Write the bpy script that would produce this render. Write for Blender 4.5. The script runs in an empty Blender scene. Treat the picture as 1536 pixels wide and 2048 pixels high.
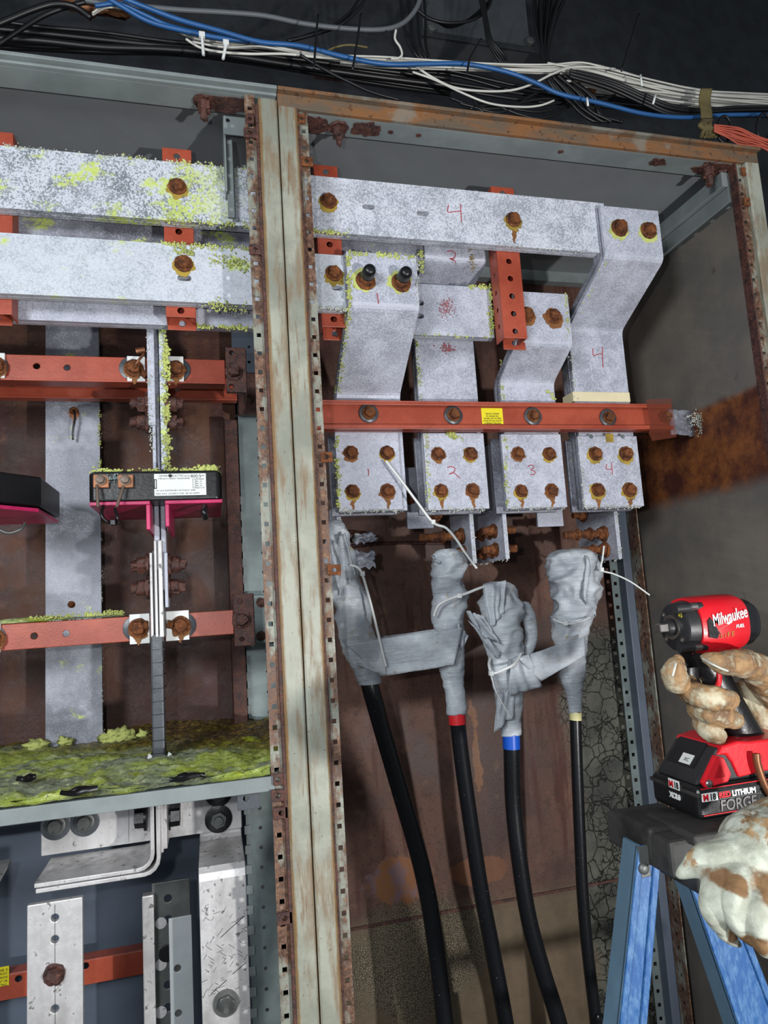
import bpy, bmesh, math, random
from mathutils import Vector, Matrix, noise, geometry
random.seed(7)
PI = math.pi
C = bpy.context.scene.collection
# ------------------------------------------------------------------ camera
CAMZ, CAMY = 1.45, -1.0
YAW, PITCH, ROLL, F = 0.25633, 0.12623, -0.06287, 1360.0
cy, sy, cp, sp = math.cos(YAW), math.sin(YAW), math.cos(PITCH), math.sin(PITCH)
fw = Vector((sy*cp, cy*cp, sp)); r0 = Vector((cy, -sy, 0)); u0 = r0.cross(fw)
rt = math.cos(ROLL)*r0 + math.sin(ROLL)*u0
up = -math.sin(ROLL)*r0 + math.cos(ROLL)*u0
cam_d = bpy.data.cameras.new('camera'); cam = bpy.data.objects.new('camera', cam_d); C.objects.link(cam)
cam_d.sensor_fit = 'VERTICAL'; cam_d.sensor_height = 36.0; cam_d.lens = 36.0*F/2048.0
cam_d.clip_start = 0.02; cam_d.clip_end = 50
m = Matrix((rt, up, -fw)).transposed().to_4x4(); m.translation = Vector((0, CAMY, CAMZ)); cam.matrix_world = m
bpy.context.scene.camera = cam
# ------------------------------------------------------------------ light
w = bpy.data.worlds.new('world'); bpy.context.scene.world = w; w.use_nodes = True
w.node_tree.nodes['Background'].inputs[0].default_value = (0.62, 0.70, 0.80, 1)
w.node_tree.nodes['Background'].inputs[1].default_value = 0.32
def lamp(name, loc, target, energy, size, color=(1, 1, 1), spot=None, blend=.5):
    d = bpy.data.lights.new(name, 'SPOT' if spot else 'AREA'); o = bpy.data.objects.new(name, d); C.objects.link(o)
    d.energy = energy; d.color = color
    if spot: d.spot_size = math.radians(spot); d.spot_blend = blend; d.shadow_soft_size = size
    else: d.shape = 'DISK'; d.size = size
    o.location = loc; o.rotation_euler = (Vector(target)-Vector(loc)).to_track_quat('-Z', 'Y').to_euler()
    return o
lamp('headlamp', (0.95, -1.75, 1.02), (0.30, 0.3, 1.5), 105, 0.03, (1, 0.985, 0.97), 80, 0.6)
lamp('phone_flash', (-0.10, -1.0, 1.50), (0.35, 0.3, 1.45), 12, 0.012, (0.95, 0.98, 1), 150, 0.8)
lamp('work_light', (-0.9, -1.6, 1.9), (0.2, 0.3, 1.2), 26, 0.5, (0.93, 0.97, 1))
vs = bpy.context.scene.view_settings
vs.view_transform = 'Standard'; vs.look = 'None'; vs.gamma = 1; vs.use_curve_mapping = False; vs.exposure = 0.0

# ------------------------------------------------------------------ helpers
def P(px, py, Y):                     # a point of the plane Y = const seen at a pixel of the 1536x2048 photograph
    ray = rt*(px-768) - up*(py-1024) + fw*F
    return Vector((0, CAMY, CAMZ)) + ray*((Y-CAMY)/ray.y)
def rect(x0, y0, x1, y1, Y):          # X0, X1, Z0, Z1 of an upright rectangle
    a, b = P(x0, y0, Y), P(x1, y1, Y); return a.x, b.x, b.z, a.z
def col(r, g, b): return tuple(((v/255/12.92) if v/255 <= .04045 else ((v/255+.055)/1.055)**2.4) for v in (r, g, b))+(1,)

class MB:
    def __init__(s): s.v = []; s.f = []
    def add(s, vs_, fs):
        n = len(s.v); s.v += [Vector(p) for p in vs_]; s.f += [tuple(i+n for i in f) for f in fs]; return s
    def box(s, x0, x1, y0, y1, z0, z1):
        return s.add([(x, y, z) for x in (x0, x1) for y in (y0, y1) for z in (z0, z1)],
                     [(0, 1, 3, 2), (4, 6, 7, 5), (0, 4, 5, 1), (2, 3, 7, 6), (0, 2, 6, 4), (1, 5, 7, 3)])
    def plate(s, outline, holes, t, o, u, v):      # 2D outline with holes, extruded by t along u x v
        o, u, v = Vector(o), Vector(u), Vector(v); n = u.cross(v)
        pts = [Vector(p) for p in outline]; ed = [(i, (i+1) % len(outline)) for i in range(len(outline))]; loops = [list(range(len(outline)))]
        for h in holes:
            k = len(pts); pts += [Vector(p) for p in h]; ed += [(k+i, k+(i+1) % len(h)) for i in range(len(h))]; loops.append(list(range(k, k+len(h))))
        V, E, Fc, vo, eo, fo = geometry.delaunay_2d_cdt(pts, ed, [], 1, 1e-7)
        def inside(p, poly):
            c = False; j = len(poly)-1
            for i in range(len(poly)):
                a, b = poly[i], poly[j]
                if (a[1] > p[1]) != (b[1] > p[1]) and p[0] < (b[0]-a[0])*(p[1]-a[1])/(b[1]-a[1])+a[0]: c = not c
                j = i
            return c
        tri = []
        for f in Fc:
            c = (V[f[0]]+V[f[1]]+V[f[2]])/3
            if inside(c, outline) and not any(inside(c, h) for h in holes): tri.append(f)
        cnt = {}
        for f in tri:
            for i in range(3):
                e = (f[i], f[(i+1) % 3]); cnt[e] = 1
        N = len(V); vv = [o+u*p.x+v*p.y for p in V]; vv += [p+n*t for p in vv]
        fs = [(f[0], f[2], f[1]) for f in tri]+[tuple(i+N for i in f) for f in tri]
        for (a, b) in cnt:
            if (b, a) not in cnt: fs.append((a, b, b+N, a+N))
        return s.add(vv, fs)
    def tube(s, pts, rad, seg=10, cap=True, sub=6, closed=False):
        pts = [Vector(p) for p in pts]; n = len(pts)
        rad = rad if isinstance(rad, (list, tuple)) else [rad]*n
        path = []; rr = []
        if sub > 1 and n > 2:
            for i in range(n-1):
                p0, p1, p2, p3 = pts[max(i-1, 0)], pts[i], pts[i+1], pts[min(i+2, n-1)]
                for k in range(sub):
                    t = k/sub; path.append(0.5*((2*p1)+(p2-p0)*t+(2*p0-5*p1+4*p2-p3)*t*t+(3*p1-p0-3*p2+p3)*t**3)); rr.append(rad[i]*(1-t)+rad[i+1]*t)
            path.append(pts[-1]); rr.append(rad[-1])
        else: path, rr = pts, rad
        vv = []; fs = []; prev = None
        for i, p in enumerate(path):
            d = (path[min(i+1, len(path)-1)]-path[max(i-1, 0)]).normalized()
            if prev is None: a = d.orthogonal().normalized()
            else: a = (prev-d*prev.dot(d)).normalized()
            prev = a; b = d.cross(a)
            for k in range(seg): t = 2*PI*k/seg; vv.append(p+(a*math.cos(t)+b*math.sin(t))*rr[i])
        for i in range(len(path)-1):
            for k in range(seg): fs.append((i*seg+k, i*seg+(k+1) % seg, (i+1)*seg+(k+1) % seg, (i+1)*seg+k))
        if cap: fs.append(tuple(range(seg))[::-1]); fs.append(tuple((len(path)-1)*seg+k for k in range(seg)))
        return s.add(vv, fs)
    def lathe(s, prof, o, axis, seg=24, hexed=(), rough=0, seed=0):   # prof: (dist along axis, radius); ring indices in hexed are six-sided
        o, ax = Vector(o), Vector(axis).normalized(); a = ax.orthogonal().normalized(); b = ax.cross(a); vv = []; fs = []
        for i, (h, r) in enumerate(prof):
            for k in range(seg):
                t = 2*PI*k/seg; q = r
                if i in hexed: q = r*0.88/math.cos(((t+PI/6) % (PI/3))-PI/6)
                p = o+ax*h+(a*math.cos(t)+b*math.sin(t))*q
                if rough: p += noise.noise_vector(p*160+Vector((seed, seed*2, 0)))*rough
                vv.append(p)
        for i in range(len(prof)-1):
            for k in range(seg): fs.append((i*seg+k, i*seg+(k+1) % seg, (i+1)*seg+(k+1) % seg, (i+1)*seg+k))
        fs.append(tuple(range(seg))[::-1]); fs.append(tuple((len(prof)-1)*seg+k for k in range(seg)))
        return s.add(vv, fs)
    def blob(s, c, r, seed=0, sq=(1, 1, 1), seg=7, amp=.45, fr=1.3):
        c = Vector(c); vv = [c+Vector((0, 0, r*sq[2]))]; fs = []
        for i in range(1, seg):
            for k in range(seg+2):
                th = PI*i/seg; ph = 2*PI*k/(seg+2); d = Vector((math.sin(th)*math.cos(ph), math.sin(th)*math.sin(ph), math.cos(th)))
                q = 1+amp*noise.noise(d*fr+Vector((seed*1.7, seed*.3, seed)))*1.6
                vv.append(c+Vector((d.x*sq[0], d.y*sq[1], d.z*sq[2]))*r*q)
        m_ = seg+2; vv.append(c-Vector((0, 0, r*sq[2]))); L = len(vv)-1
        for k in range(m_): fs.append((0, 1+k, 1+(k+1) % m_)); fs.append((L, L-m_+(k+1) % m_, L-m_+k))
        for i in range(seg-2):
            for k in range(m_): a = 1+i*m_+k; b = 1+i*m_+(k+1) % m_; fs.append((a, a+m_, b+m_, b))
        return s.add(vv, fs)
    def grid(s, fn, nu, nv):
        vv = [fn(i/nu, j/nv) for j in range(nv+1) for i in range(nu+1)]
        return s.add(vv, [(j*(nu+1)+i, j*(nu+1)+i+1, (j+1)*(nu+1)+i+1, (j+1)*(nu+1)+i) for j in range(nv) for i in range(nu)])
    def strip(s, path, lo, hi, axis, t, nlam=1, gap=0.0):   # a bent bar: 2D path (offset sideways by t per lamination) extruded along axis 'X' or 'Y'
        for L in range(nlam):
            off0 = L*(t+gap); off1 = off0+t; ring = []
            for off in (off0, off1):
                pts = []
                for i, p in enumerate(path):
                    a = Vector(path[max(i-1, 0)]); b = Vector(path[min(i+1, len(path)-1)]); c = Vector(p)
                    d1 = (c-a).normalized() if i else (b-c).normalized(); d2 = (b-c).normalized() if i < len(path)-1 else d1
                    n = Vector((-(d1.y+d2.y), d1.x+d2.x)); n.normalize(); k = max(.5, n.dot(Vector((-d1.y, d1.x))))
                    pts.append(c+n*off/k)
                ring.append(pts)
            n = len(path); vv = []
            for e in (lo, hi):
                for pts in ring:
                    for p in pts: vv.append((e, p.x, p.y) if axis == 'X' else (p.x, e, p.y))
            fs = []
            for i in range(n-1):
                fs += [(i, i+1, 2*n+i+1, 2*n+i), (n+i, 3*n+i, 3*n+i+1, n+i+1), (i, n+i, n+i+1, i+1), (2*n+i, 2*n+i+1, 3*n+i+1, 3*n+i)]
            fs += [(0, 2*n, 3*n, n), (n-1, 2*n-1, 4*n-1, 3*n-1)]
            s.add(vv, fs)
        return s
    def build(s, name, mat, parent=None, bevel=0, smooth=None, seg=2, remesh=None, disp=None):
        me = bpy.data.meshes.new(name); me.from_pydata(s.v, [], s.f); me.update()
        if mat: me.materials.append(mat)
        bm = bmesh.new(); bm.from_mesh(me); bmesh.ops.remove_doubles(bm, verts=bm.verts, dist=1e-6) if not remesh else None
        bmesh.ops.recalc_face_normals(bm, faces=bm.faces); bm.to_mesh(me); bm.free()
        o = bpy.data.objects.new(name, me); C.objects.link(o)
        if remesh:
            md = o.modifiers.new('r', 'REMESH'); md.mode = 'VOXEL'; md.voxel_size = remesh
            md = o.modifiers.new('s', 'SMOOTH'); md.iterations = 4; md.factor = .5
            bpy.context.view_layer.update(); ev = o.evaluated_get(bpy.context.evaluated_depsgraph_get())
            me2 = bpy.data.meshes.new_from_object(ev); o.modifiers.clear(); o.data = me2; me = me2
            if not me.materials: me.materials.append(mat)
            if disp:
                nn = [v.normal.copy() for v in me.vertices]
                for v, n in zip(me.vertices, nn): v.co += n*disp(v.co)
        if parent: me.transform(Matrix.Translation(-wloc(parent))); o.parent = parent
        if bevel:
            md = o.modifiers.new('bevel', 'BEVEL'); md.width = bevel; md.segments = seg; md.limit_method = 'ANGLE'; md.angle_limit = math.radians(50); md.harden_normals = False
        if smooth is not None:
            for p in me.polygons: p.use_smooth = True
            if smooth < 180: me.set_sharp_from_angle(angle=math.radians(smooth))
        return o
def wloc(o):
    v = Vector((0, 0, 0))
    while o: v += o.location; o = o.parent
    return v
def circ(x, y, r, n=16): return [(x+r*math.cos(2*PI*k/n), y+r*math.sin(2*PI*k/n)) for k in range(n)]
def slot(x, y, r, L, n=8):
    return [(x+L/2+r*math.cos(-PI/2+PI*k/n), y+r*math.sin(-PI/2+PI*k/n)) for k in range(n+1)]+[(x-L/2+r*math.cos(PI/2+PI*k/n), y+r*math.sin(PI/2+PI*k/n)) for k in range(n+1)]
def rct(x0, x1, y0, y1): return [(x0, y0), (x1, y0), (x1, y1), (x0, y1)]
def thing(name, label, cat, loc, group=None):
    o = bpy.data.objects.new(name, None); C.objects.link(o); o.location = loc; o.empty_display_size = .05
    o['label'] = label; o['category'] = cat
    if group: o['group'] = group
    bpy.context.view_layer.update(); return o
def tag(o, label, cat, group=None, kind=None):
    o['label'] = label; o['category'] = cat
    if group: o['group'] = group
    if kind: o['kind'] = kind
    return o
def text(body, size, o, u, v, mat, parent, name='lettering', ext=.0002, shear=0, align='LEFT', bold=0, sx=1):
    cu = bpy.data.curves.new('t', 'FONT'); cu.body = body; cu.size = size; cu.extrude = ext; cu.shear = shear; cu.align_x = align; cu.offset = bold; cu.resolution_u = 3
    t = bpy.data.objects.new('t', cu); C.objects.link(t); bpy.context.view_layer.update()
    me = bpy.data.meshes.new_from_object(t.evaluated_get(bpy.context.evaluated_depsgraph_get())); bpy.data.objects.remove(t)
    u, v = Vector(u).normalized(), Vector(v).normalized(); M_ = Matrix((u*sx, v, u.cross(v))).transposed().to_4x4(); M_.translation = Vector(o)
    me.transform(M_); me.materials.clear(); me.materials.append(mat)
    if parent: me.transform(Matrix.Translation(-wloc(parent)))
    ob = bpy.data.objects.new(name, me); C.objects.link(ob); ob.parent = parent; return ob

# ------------------------------------------------------------------ materials
class NT:
    def __init__(s, name, rough=.5, metal=0, spec=.5):
        s.m = bpy.data.materials.new(name); s.m.use_nodes = True; s.t = s.m.node_tree; s.b = s.t.nodes['Principled BSDF']
        s.b.inputs['Metallic'].default_value = metal; s.b.inputs['Specular IOR Level'].default_value = spec
        s.set('Roughness', rough); s.pos = s.t.nodes.new('ShaderNodeNewGeometry').outputs['Position']
    def set(s, k, v):
        if isinstance(v, bpy.types.NodeSocket): s.t.links.new(v, s.b.inputs[k])
        else: s.b.inputs[k].default_value = v
    def lk(s, sock, v):
        if isinstance(v, bpy.types.NodeSocket): s.t.links.new(v, sock)
        else: sock.default_value = v
    def vec(s, sc, off=(0, 0, 0)):
        n = s.t.nodes.new('ShaderNodeMapping'); s.t.links.new(s.pos, n.inputs['Vector']); n.inputs['Scale'].default_value = sc; n.inputs['Location'].default_value = off; return n.outputs[0]
    def noise(s, scale, detail=5, rough=.6, vec=None, dist=0):
        n = s.t.nodes.new('ShaderNodeTexNoise'); s.lk(n.inputs['Vector'], vec or s.pos); n.inputs['Scale'].default_value = scale
        n.inputs['Detail'].default_value = detail; n.inputs['Roughness'].default_value = rough; n.inputs['Distortion'].default_value = dist; return n.outputs[0]
    def vor(s, scale, feature='F1', vec=None, out='Distance', rnd=1):
        n = s.t.nodes.new('ShaderNodeTexVoronoi'); n.feature = feature; s.lk(n.inputs['Vector'], vec or s.pos); n.inputs['Scale'].default_value = scale; n.inputs['Randomness'].default_value = rnd; return n.outputs[out]
    def ramp(s, f, a, b, va=0., vb=1.):
        n = s.t.nodes.new('ShaderNodeMapRange'); n.interpolation_type = 'SMOOTHSTEP'; s.lk(n.inputs['Value'], f)
        for k, x in zip(('From Min', 'From Max', 'To Min', 'To Max'), (a, b, va, vb)): n.inputs[k].default_value = x
        return n.outputs[0]
    def mx(s, f, a, b):
        n = s.t.nodes.new('ShaderNodeMix'); n.data_type = 'RGBA'; s.lk(n.inputs[0], f); s.lk(n.inputs[6], a); s.lk(n.inputs[7], b); return n.outputs[2]
    def ma(s, op, a, b=0.):
        n = s.t.nodes.new('ShaderNodeMath'); n.operation = op; s.lk(n.inputs[0], a); s.lk(n.inputs[1], b); return n.outputs[0]
    def sep(s, i):
        n = s.t.nodes.new('ShaderNodeSeparateXYZ'); s.t.links.new(s.pos, n.inputs[0]); return n.outputs[i]
    def spot(s, c, rad, nz=.35, sc=25, soft=.25):     # soft ragged spot around a point: 1 inside
        n = s.t.nodes.new('ShaderNodeMapping'); n.vector_type = 'TEXTURE'; s.t.links.new(s.pos, n.inputs['Vector']); n.inputs['Location'].default_value = c; n.inputs['Scale'].default_value = rad
        l = s.t.nodes.new('ShaderNodeVectorMath'); l.operation = 'LENGTH'; s.t.links.new(n.outputs[0], l.inputs[0])
        d = s.ma('ADD', l.outputs['Value'], s.ma('MULTIPLY', s.ma('SUBTRACT', s.noise(sc), .5), nz*4))
        return s.ramp(d, 1+soft, 1-soft)
    def bump(s, h, dist, strength=1):
        n = s.t.nodes.new('ShaderNodeBump'); n.inputs['Strength'].default_value = strength; n.inputs['Distance'].default_value = dist; s.lk(n.inputs['Height'], h)
        s.t.links.new(n.outputs[0], s.b.inputs['Normal'])
    def done(s, c): s.set('Base Color', c); return s.m
def flat(name, c, rough=.5, metal=0, var=.0, bump=0, bs=200, spec=.5):
    t = NT(name, rough, metal, spec)
    if bump: t.bump(t.noise(bs), bump)
    if var:
        c2 = tuple(x*(1-var) for x in c[:3])+(1,); return t.done(t.mx(t.ramp(t.noise(18, 8), .35, .65), c2, c))
    return t.done(c)

def galvan(name, base, frost, yellow, yfrom=None, fcol=col(206, 210, 220), smooth_right=False):
    t = NT(name, .55, .25)
    sp_ = t.ma('ADD', t.ma('MULTIPLY', t.noise(330, 3, .7), .65), t.ma('MULTIPLY', t.noise(28, 5, .6), .35))
    f = t.ramp(sp_, .5-frost[0], .5+frost[1])
    big = t.ramp(t.noise(7, 6, .65), .40, .62)
    c = t.mx(f, base, fcol); c = t.mx(t.ma('MULTIPLY', big, .35), c, col(196, 199, 212))
    spk = t.ramp(t.noise(650, 2, .6), .62, .70); c = t.mx(t.ma('MULTIPLY', spk, .5), c, col(96, 98, 104))
    if yellow:
        y = t.ma('MULTIPLY', t.ramp(t.noise(14, 4, .6, t.vec((1, 1, 1.4), (3, 1, 2))), yellow, yellow+.09), t.ramp(t.noise(170, 4, .65), .40, .52))
        if yfrom is not None: y = t.ma('MULTIPLY', y, t.ramp(t.sep(0), yfrom+.12, yfrom-.05))
        c = t.mx(y, c, t.mx(t.noise(90), col(172, 190, 84), col(212, 224, 130)))
    if smooth_right: c = t.mx(t.ramp(t.sep(0), .10, .16), c, t.mx(t.ramp(sp_, .36, .62), col(160, 165, 176), col(208, 212, 222)))
    t.set('Metallic', t.ramp(f, 0, 1, .2, .0)); t.set('Roughness', t.ramp(f, 0, 1, .42, .8))
    t.bump(sp_, .0008, .6); return t.done(c)
M = {}
M['bar'] = galvan('frosted_aluminium', col(160, 163, 176), (.14, .16), None, None, col(198, 201, 214))
M['bar_yellow'] = galvan('frosted_aluminium_with_yellow_bloom', col(122, 128, 136), (.07, .05), .525, .0, col(200, 206, 214), True)
M['bar_pale'] = galvan('pale_oxidised_aluminium', col(158, 165, 174), (.2, .10), .57, .10, col(200, 206, 214))
M['bar_rear'] = galvan('dull_aluminium', col(104, 104, 114), (.05, .16), .60, 2.0, col(150, 152, 162))
M['bar_wide'] = galvan('speckled_aluminium', col(116, 118, 128), (.02, .16), .62, 2.0, col(168, 172, 182))
def rustm(name, a, b, c_, rough=.85, wet=False, sc=60):
    t = NT(name, rough, 0, .3 if not wet else .6); n = t.noise(sc, 8, .7); n2 = t.noise(sc*4, 5, .7)
    c = t.mx(t.ramp(n, .35, .65), a, b); c = t.mx(t.ramp(n2, .55, .7), c, c_)
    if wet: t.set('Roughness', t.ramp(n2, .4, .6, .25, .75))
    t.bump(t.ma('ADD', n, n2), .0015, .9); return t.done(c)
M['rust'] = rustm('orange_rust', col(74, 44, 30), col(128, 76, 42), col(160, 106, 62))
M['rust_dark'] = rustm('dark_rust', col(52, 32, 30), col(92, 54, 44), col(124, 74, 54), .7, True)
M['rust_wet'] = rustm('wet_rusted_steel', col(94, 66, 50), col(150, 122, 100), col(120, 62, 34), .6, True, 40)
def stripm():       # perforated strip: galvanised paint, rusted in patches
    t = NT('rusted_strip_paint', .5, .1); n = t.noise(22, 8, .7, t.vec((1, 1, .5))); n2 = t.noise(140, 6, .7)
    c = t.mx(t.ramp(n, .40, .52), col(138, 140, 128), t.mx(t.ramp(n2, .4, .62), col(84, 60, 48), col(122, 90, 70)))
    c = t.mx(t.ma('MULTIPLY', t.ramp(n2, .6, .72), .6), c, col(190, 170, 150)); t.set('Roughness', t.ramp(n2, .4, .65, .3, .8)); t.bump(t.ma('ADD', n, n2), .0012, .8); return t.done(c)
M['strip'] = stripm()
def redm():
    t = NT('red_oxide_primer', .38, 0, .5); n = t.noise(9, 7, .65); n2 = t.noise(420, 3, .6)
    c = t.mx(t.ramp(n, .35, .65), col(148, 62, 42), col(172, 80, 58)); c = t.mx(t.ma('MULTIPLY', t.ramp(n2, .66, .72), .35), c, col(200, 160, 140))
    t.bump(t.noise(260), .0004, .6); return t.done(c)
M['red'] = redm()
def paintm():
    t = NT('grey_green_enamel', .42, 0, .5); z = t.vec((5, 5, .9)); st = t.noise(9, 8, .65, z); st2 = t.noise(26, 6, .65, t.vec((4, 4, .35), (2, 0, 1))); d = t.noise(180, 4, .6)
    c = t.mx(t.ramp(t.noise(6), .4, .6), col(132, 134, 122), col(162, 164, 150))
    c = t.mx(t.ma('MULTIPLY', t.ramp(st, .47, .62), .75), c, col(122, 100, 74)); c = t.mx(t.ma('MULTIPLY', t.ramp(st2, .58, .66), .6), c, col(112, 74, 34))
    xs = P(555, 200, 0).x
    for cx, hw_ in ((xs-.029, .0035), (xs-.0005, .0022), (xs+.029, .003)):
        dx = t.ma('ABSOLUTE', t.ma('SUBTRACT', t.sep(0), cx)); e = t.ramp(t.ma('ADD', dx, t.ma('MULTIPLY', t.noise(14, 6, .7, t.vec((3, 1, .8), (cx*50, 0, 0))), .010)), hw_+.0055, hw_+.002)
        c = t.mx(t.ma('MULTIPLY', e, .85), c, t.mx(t.noise(60), col(92, 62, 30), col(150, 112, 58)))
    c = t.mx(t.ma('MULTIPLY', t.ramp(d, .64, .70), .7), c, col(70, 52, 40)); t.bump(d, .0005, .5); t.set('Roughness', t.ramp(st, .4, .7, .3, .65)); return t.done(c)
M['paint'] = paintm()
def rustpaint():
    t = NT('rusting_frame_paint', .7); n = t.noise(13, 8, .7, t.vec((.5, 1, 2))); n2 = t.noise(90, 7, .7)
    c = t.mx(t.ramp(n, .42, .60), col(96, 84, 70), col(128, 86, 50)); c = t.mx(t.ramp(n2, .56, .66), c, col(78, 50, 34))
    c = t.mx(t.ma('MULTIPLY', t.ramp(t.noise(8), .55, .62), .55), c, col(126, 130, 122)); t.bump(n2, .001, .8); return t.done(c)
M['rust_paint'] = rustpaint()
M['panel'] = flat('dark_grey_panel', col(130, 134, 138), .55, 0, .06, .0002, 500)
M['panel_blue'] = flat('blue_grey_panel', col(82, 92, 106), .5, 0, .12, .0002, 300)
M['rail'] = flat('grey_rail_paint', col(128, 136, 136), .5, 0, .18)
M['zinc'] = flat('galvanised_steel', col(120, 132, 132), .4, .3, .3)
def brownm():
    t = NT('brown_stained_panel', .42, 0, .5); n = t.noise(5, 8, .65); cr = t.noise(55, 8, .75); cz = t.noise(3.5, 4, .6, t.vec((4, 1, .6)))
    c = t.mx(t.ramp(n, .38, .64), col(58, 36, 30), col(104, 66, 46)); c = t.mx(t.ramp(cz, .5, .68), c, col(76, 42, 38)); c = t.mx(t.ma('MULTIPLY', t.ramp(cr, .55, .72), .6), c, col(126, 82, 52))
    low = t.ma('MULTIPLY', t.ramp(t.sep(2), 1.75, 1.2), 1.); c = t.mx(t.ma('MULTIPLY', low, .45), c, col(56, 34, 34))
    t.set('Roughness', t.ramp(t.noise(20, 6), .4, .62, .28, .6)); t.bump(t.ma('ADD', t.noise(120, 6, .7, t.vec((1, 1, .6))), cr), .0022, .8); return t.done(c)
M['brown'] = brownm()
def backright():
    t = NT('brown_panel_with_crazed_paint', .55, 0, .4); n = t.noise(5, 8, .65); g = t.noise(220, 5, .7)
    c = t.mx(t.ramp(n, .35, .65), col(70, 50, 44), col(104, 74, 62)); st = t.noise(6, 5, .6, t.vec((5, 1, .4)))
    c = t.mx(t.ma('MULTIPLY', t.ramp(st, .52, .66), .8), c, col(72, 34, 28))
    c = t.mx(t.ma('MULTIPLY', t.ramp(g, .54, .66), .6), c, col(46, 32, 28)); c = t.mx(t.ma('MULTIPLY', t.ramp(t.noise(38, 8, .75), .52, .66), .55), c, col(58, 42, 34)); c = t.mx(t.ma('MULTIPLY', t.ramp(t.noise(11, 8, .7), .58, .7), .5), c, col(120, 92, 72))
    z = P(950, 1810, .53).z
    low = t.ramp(t.sep(2), z+.03, z-.03); c = t.mx(t.ma('MULTIPLY', low, .7), c, t.mx(t.noise(20), col(86, 72, 52), col(122, 112, 90)))
    fine = t.ramp(t.vor(240, 'DISTANCE_TO_EDGE'), .0, .16)
    a = P(840, 1920, .53); fm = t.spot((a.x, .53, a.z), (.16, .3, .13), .3, 9)
    c = t.mx(t.ma('MULTIPLY', fm, .7), c, t.mx(fine, col(28, 26, 22), col(128, 120, 100)))
    a = P(800, 1760, .53); op = t.spot((a.x, .53, a.z), (.085, .3, .045), .45, 14, .08); c = t.mx(op, c, t.mx(t.ramp(t.noise(30), .42, .6), col(124, 82, 52), col(110, 86, 88)))
    a = P(960, 1740, .53); op2 = t.spot((a.x, .53, a.z), (.06, .3, .03), .5, 14, .08); c = t.mx(t.ma('MULTIPLY', op2, .6), c, col(124, 80, 50))
    a = P(945, 1500, .53); op3 = t.spot((a.x+.008, .53, a.z), (.010, .3, .09), .9, 22, .1); c = t.mx(t.ma('MULTIPLY', op3, .7), c, col(134, 92, 62))
    xr = P(1135, 1500, .53).x
    cm = t.ramp(t.ma('ADD', t.sep(0), t.ma('MULTIPLY', t.noise(9), .14)), xr+.05, xr+.10)
    zt = P(1200, 1260, .53).z; cm = t.ma('MULTIPLY', cm, t.ramp(t.sep(2), zt+.05, zt-.04))
    warp = t.t.nodes.new('ShaderNodeVectorMath'); warp.operation = 'ADD'; t.t.links.new(t.pos, warp.inputs[0])
    nn = t.t.nodes.new('ShaderNodeTexNoise'); nn.inputs['Scale'].default_value = 40; t.t.links.new(t.pos, nn.inputs['Vector'])
    sc = t.t.nodes.new('ShaderNodeVectorMath'); sc.operation = 'SCALE'; sc.inputs['Scale'].default_value = .022; t.t.links.new(nn.outputs['Color'], sc.inputs[0]); t.t.links.new(sc.outputs[0], warp.inputs[1])
    e1 = t.vor(23, 'DISTANCE_TO_EDGE', warp.outputs[0]); e2 = t.vor(52, 'DISTANCE_TO_EDGE', warp.outputs[0])
    k = t.ma('MULTIPLY', t.ramp(e1, .012, .035), t.ma('MAXIMUM', t.ramp(e2, .01, .05), t.ramp(t.noise(12), .5, .55)))
    c = t.mx(cm, c, t.mx(k, col(16, 14, 13), t.mx(t.ramp(t.noise(8), .35, .65), col(56, 58, 54), col(94, 94, 84))))
    mn = t.ma('MULTIPLY', t.ramp(n, .3, .7), 1.)
    h = t.ma('ADD', t.ma('MULTIPLY', g, .4), t.ma('ADD', t.ma('MULTIPLY', t.ma('MULTIPLY', k, cm), 1.2), t.ma('MULTIPLY', t.ma('MULTIPLY', fine, fm), .8)))
    t.bump(h, .0016, .8); t.set('Roughness', t.ramp(n, .35, .65, .45, .7)); return t.done(c)
M['back_right'] = backright()
def sidem():
    t = NT('grey_brown_side_panel', .6, 0, .35); c = t.mx(t.ramp(t.noise(4, 6), .35, .65), col(106, 102, 98), col(130, 122, 112))
    v = t.ramp(t.noise(40, 5, .7, t.vec((1, 1, .4))), .66, .72); c = t.mx(t.ma('MULTIPLY', v, .8), c, col(48, 32, 26))
    yy = t.ma('ADD', t.sep(2), t.ma('MULTIPLY', t.noise(9), .03)); za, zb = P(1400, 815, .16).z, P(1400, 985, .22).z
    b = t.ma('MULTIPLY', t.ramp(yy, za+.035, za+.015), t.ramp(yy, zb-.01, zb+.03)); c = t.mx(b, c, t.mx(t.ramp(t.noise(9, 8, .7), .4, .62), col(74, 38, 30), col(140, 84, 44)))
    t.bump(t.noise(160), .0006, .6); return t.done(c)
M['side'] = sidem()
M['black_wall'] = flat('black_painted_wall', col(50, 52, 56), .5, 0, .35, .0006, 60)
M['duct'] = flat('dark_grey_duct', col(78, 81, 84), .5, .1, .2)
M['concrete'] = flat('dark_concrete', col(70, 68, 64), .8, 0, .3, .001, 60)
M['silver'] = None
def silverm():
    t = NT('scratched_tinned_copper', .36, .35); n = t.noise(12, 8, .6, t.vec((1, 1, .25))); b = t.noise(75, 4, .65)
    c = t.mx(t.ramp(n, .35, .65), col(176, 173, 172), col(216, 214, 214)); c = t.mx(t.ma('MULTIPLY', t.ramp(b, .60, .68), .75), c, col(66, 62, 58))
    t.set('Roughness', t.ramp(b, .3, .7, .3, .55)); t.bump(t.noise(300), .0003, .5); return t.done(c)
M['silver'] = silverm()
M['silver_dull'] = flat('dull_grey_steel', col(104, 106, 104), .45, .4, .35, .0003, 300)
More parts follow.
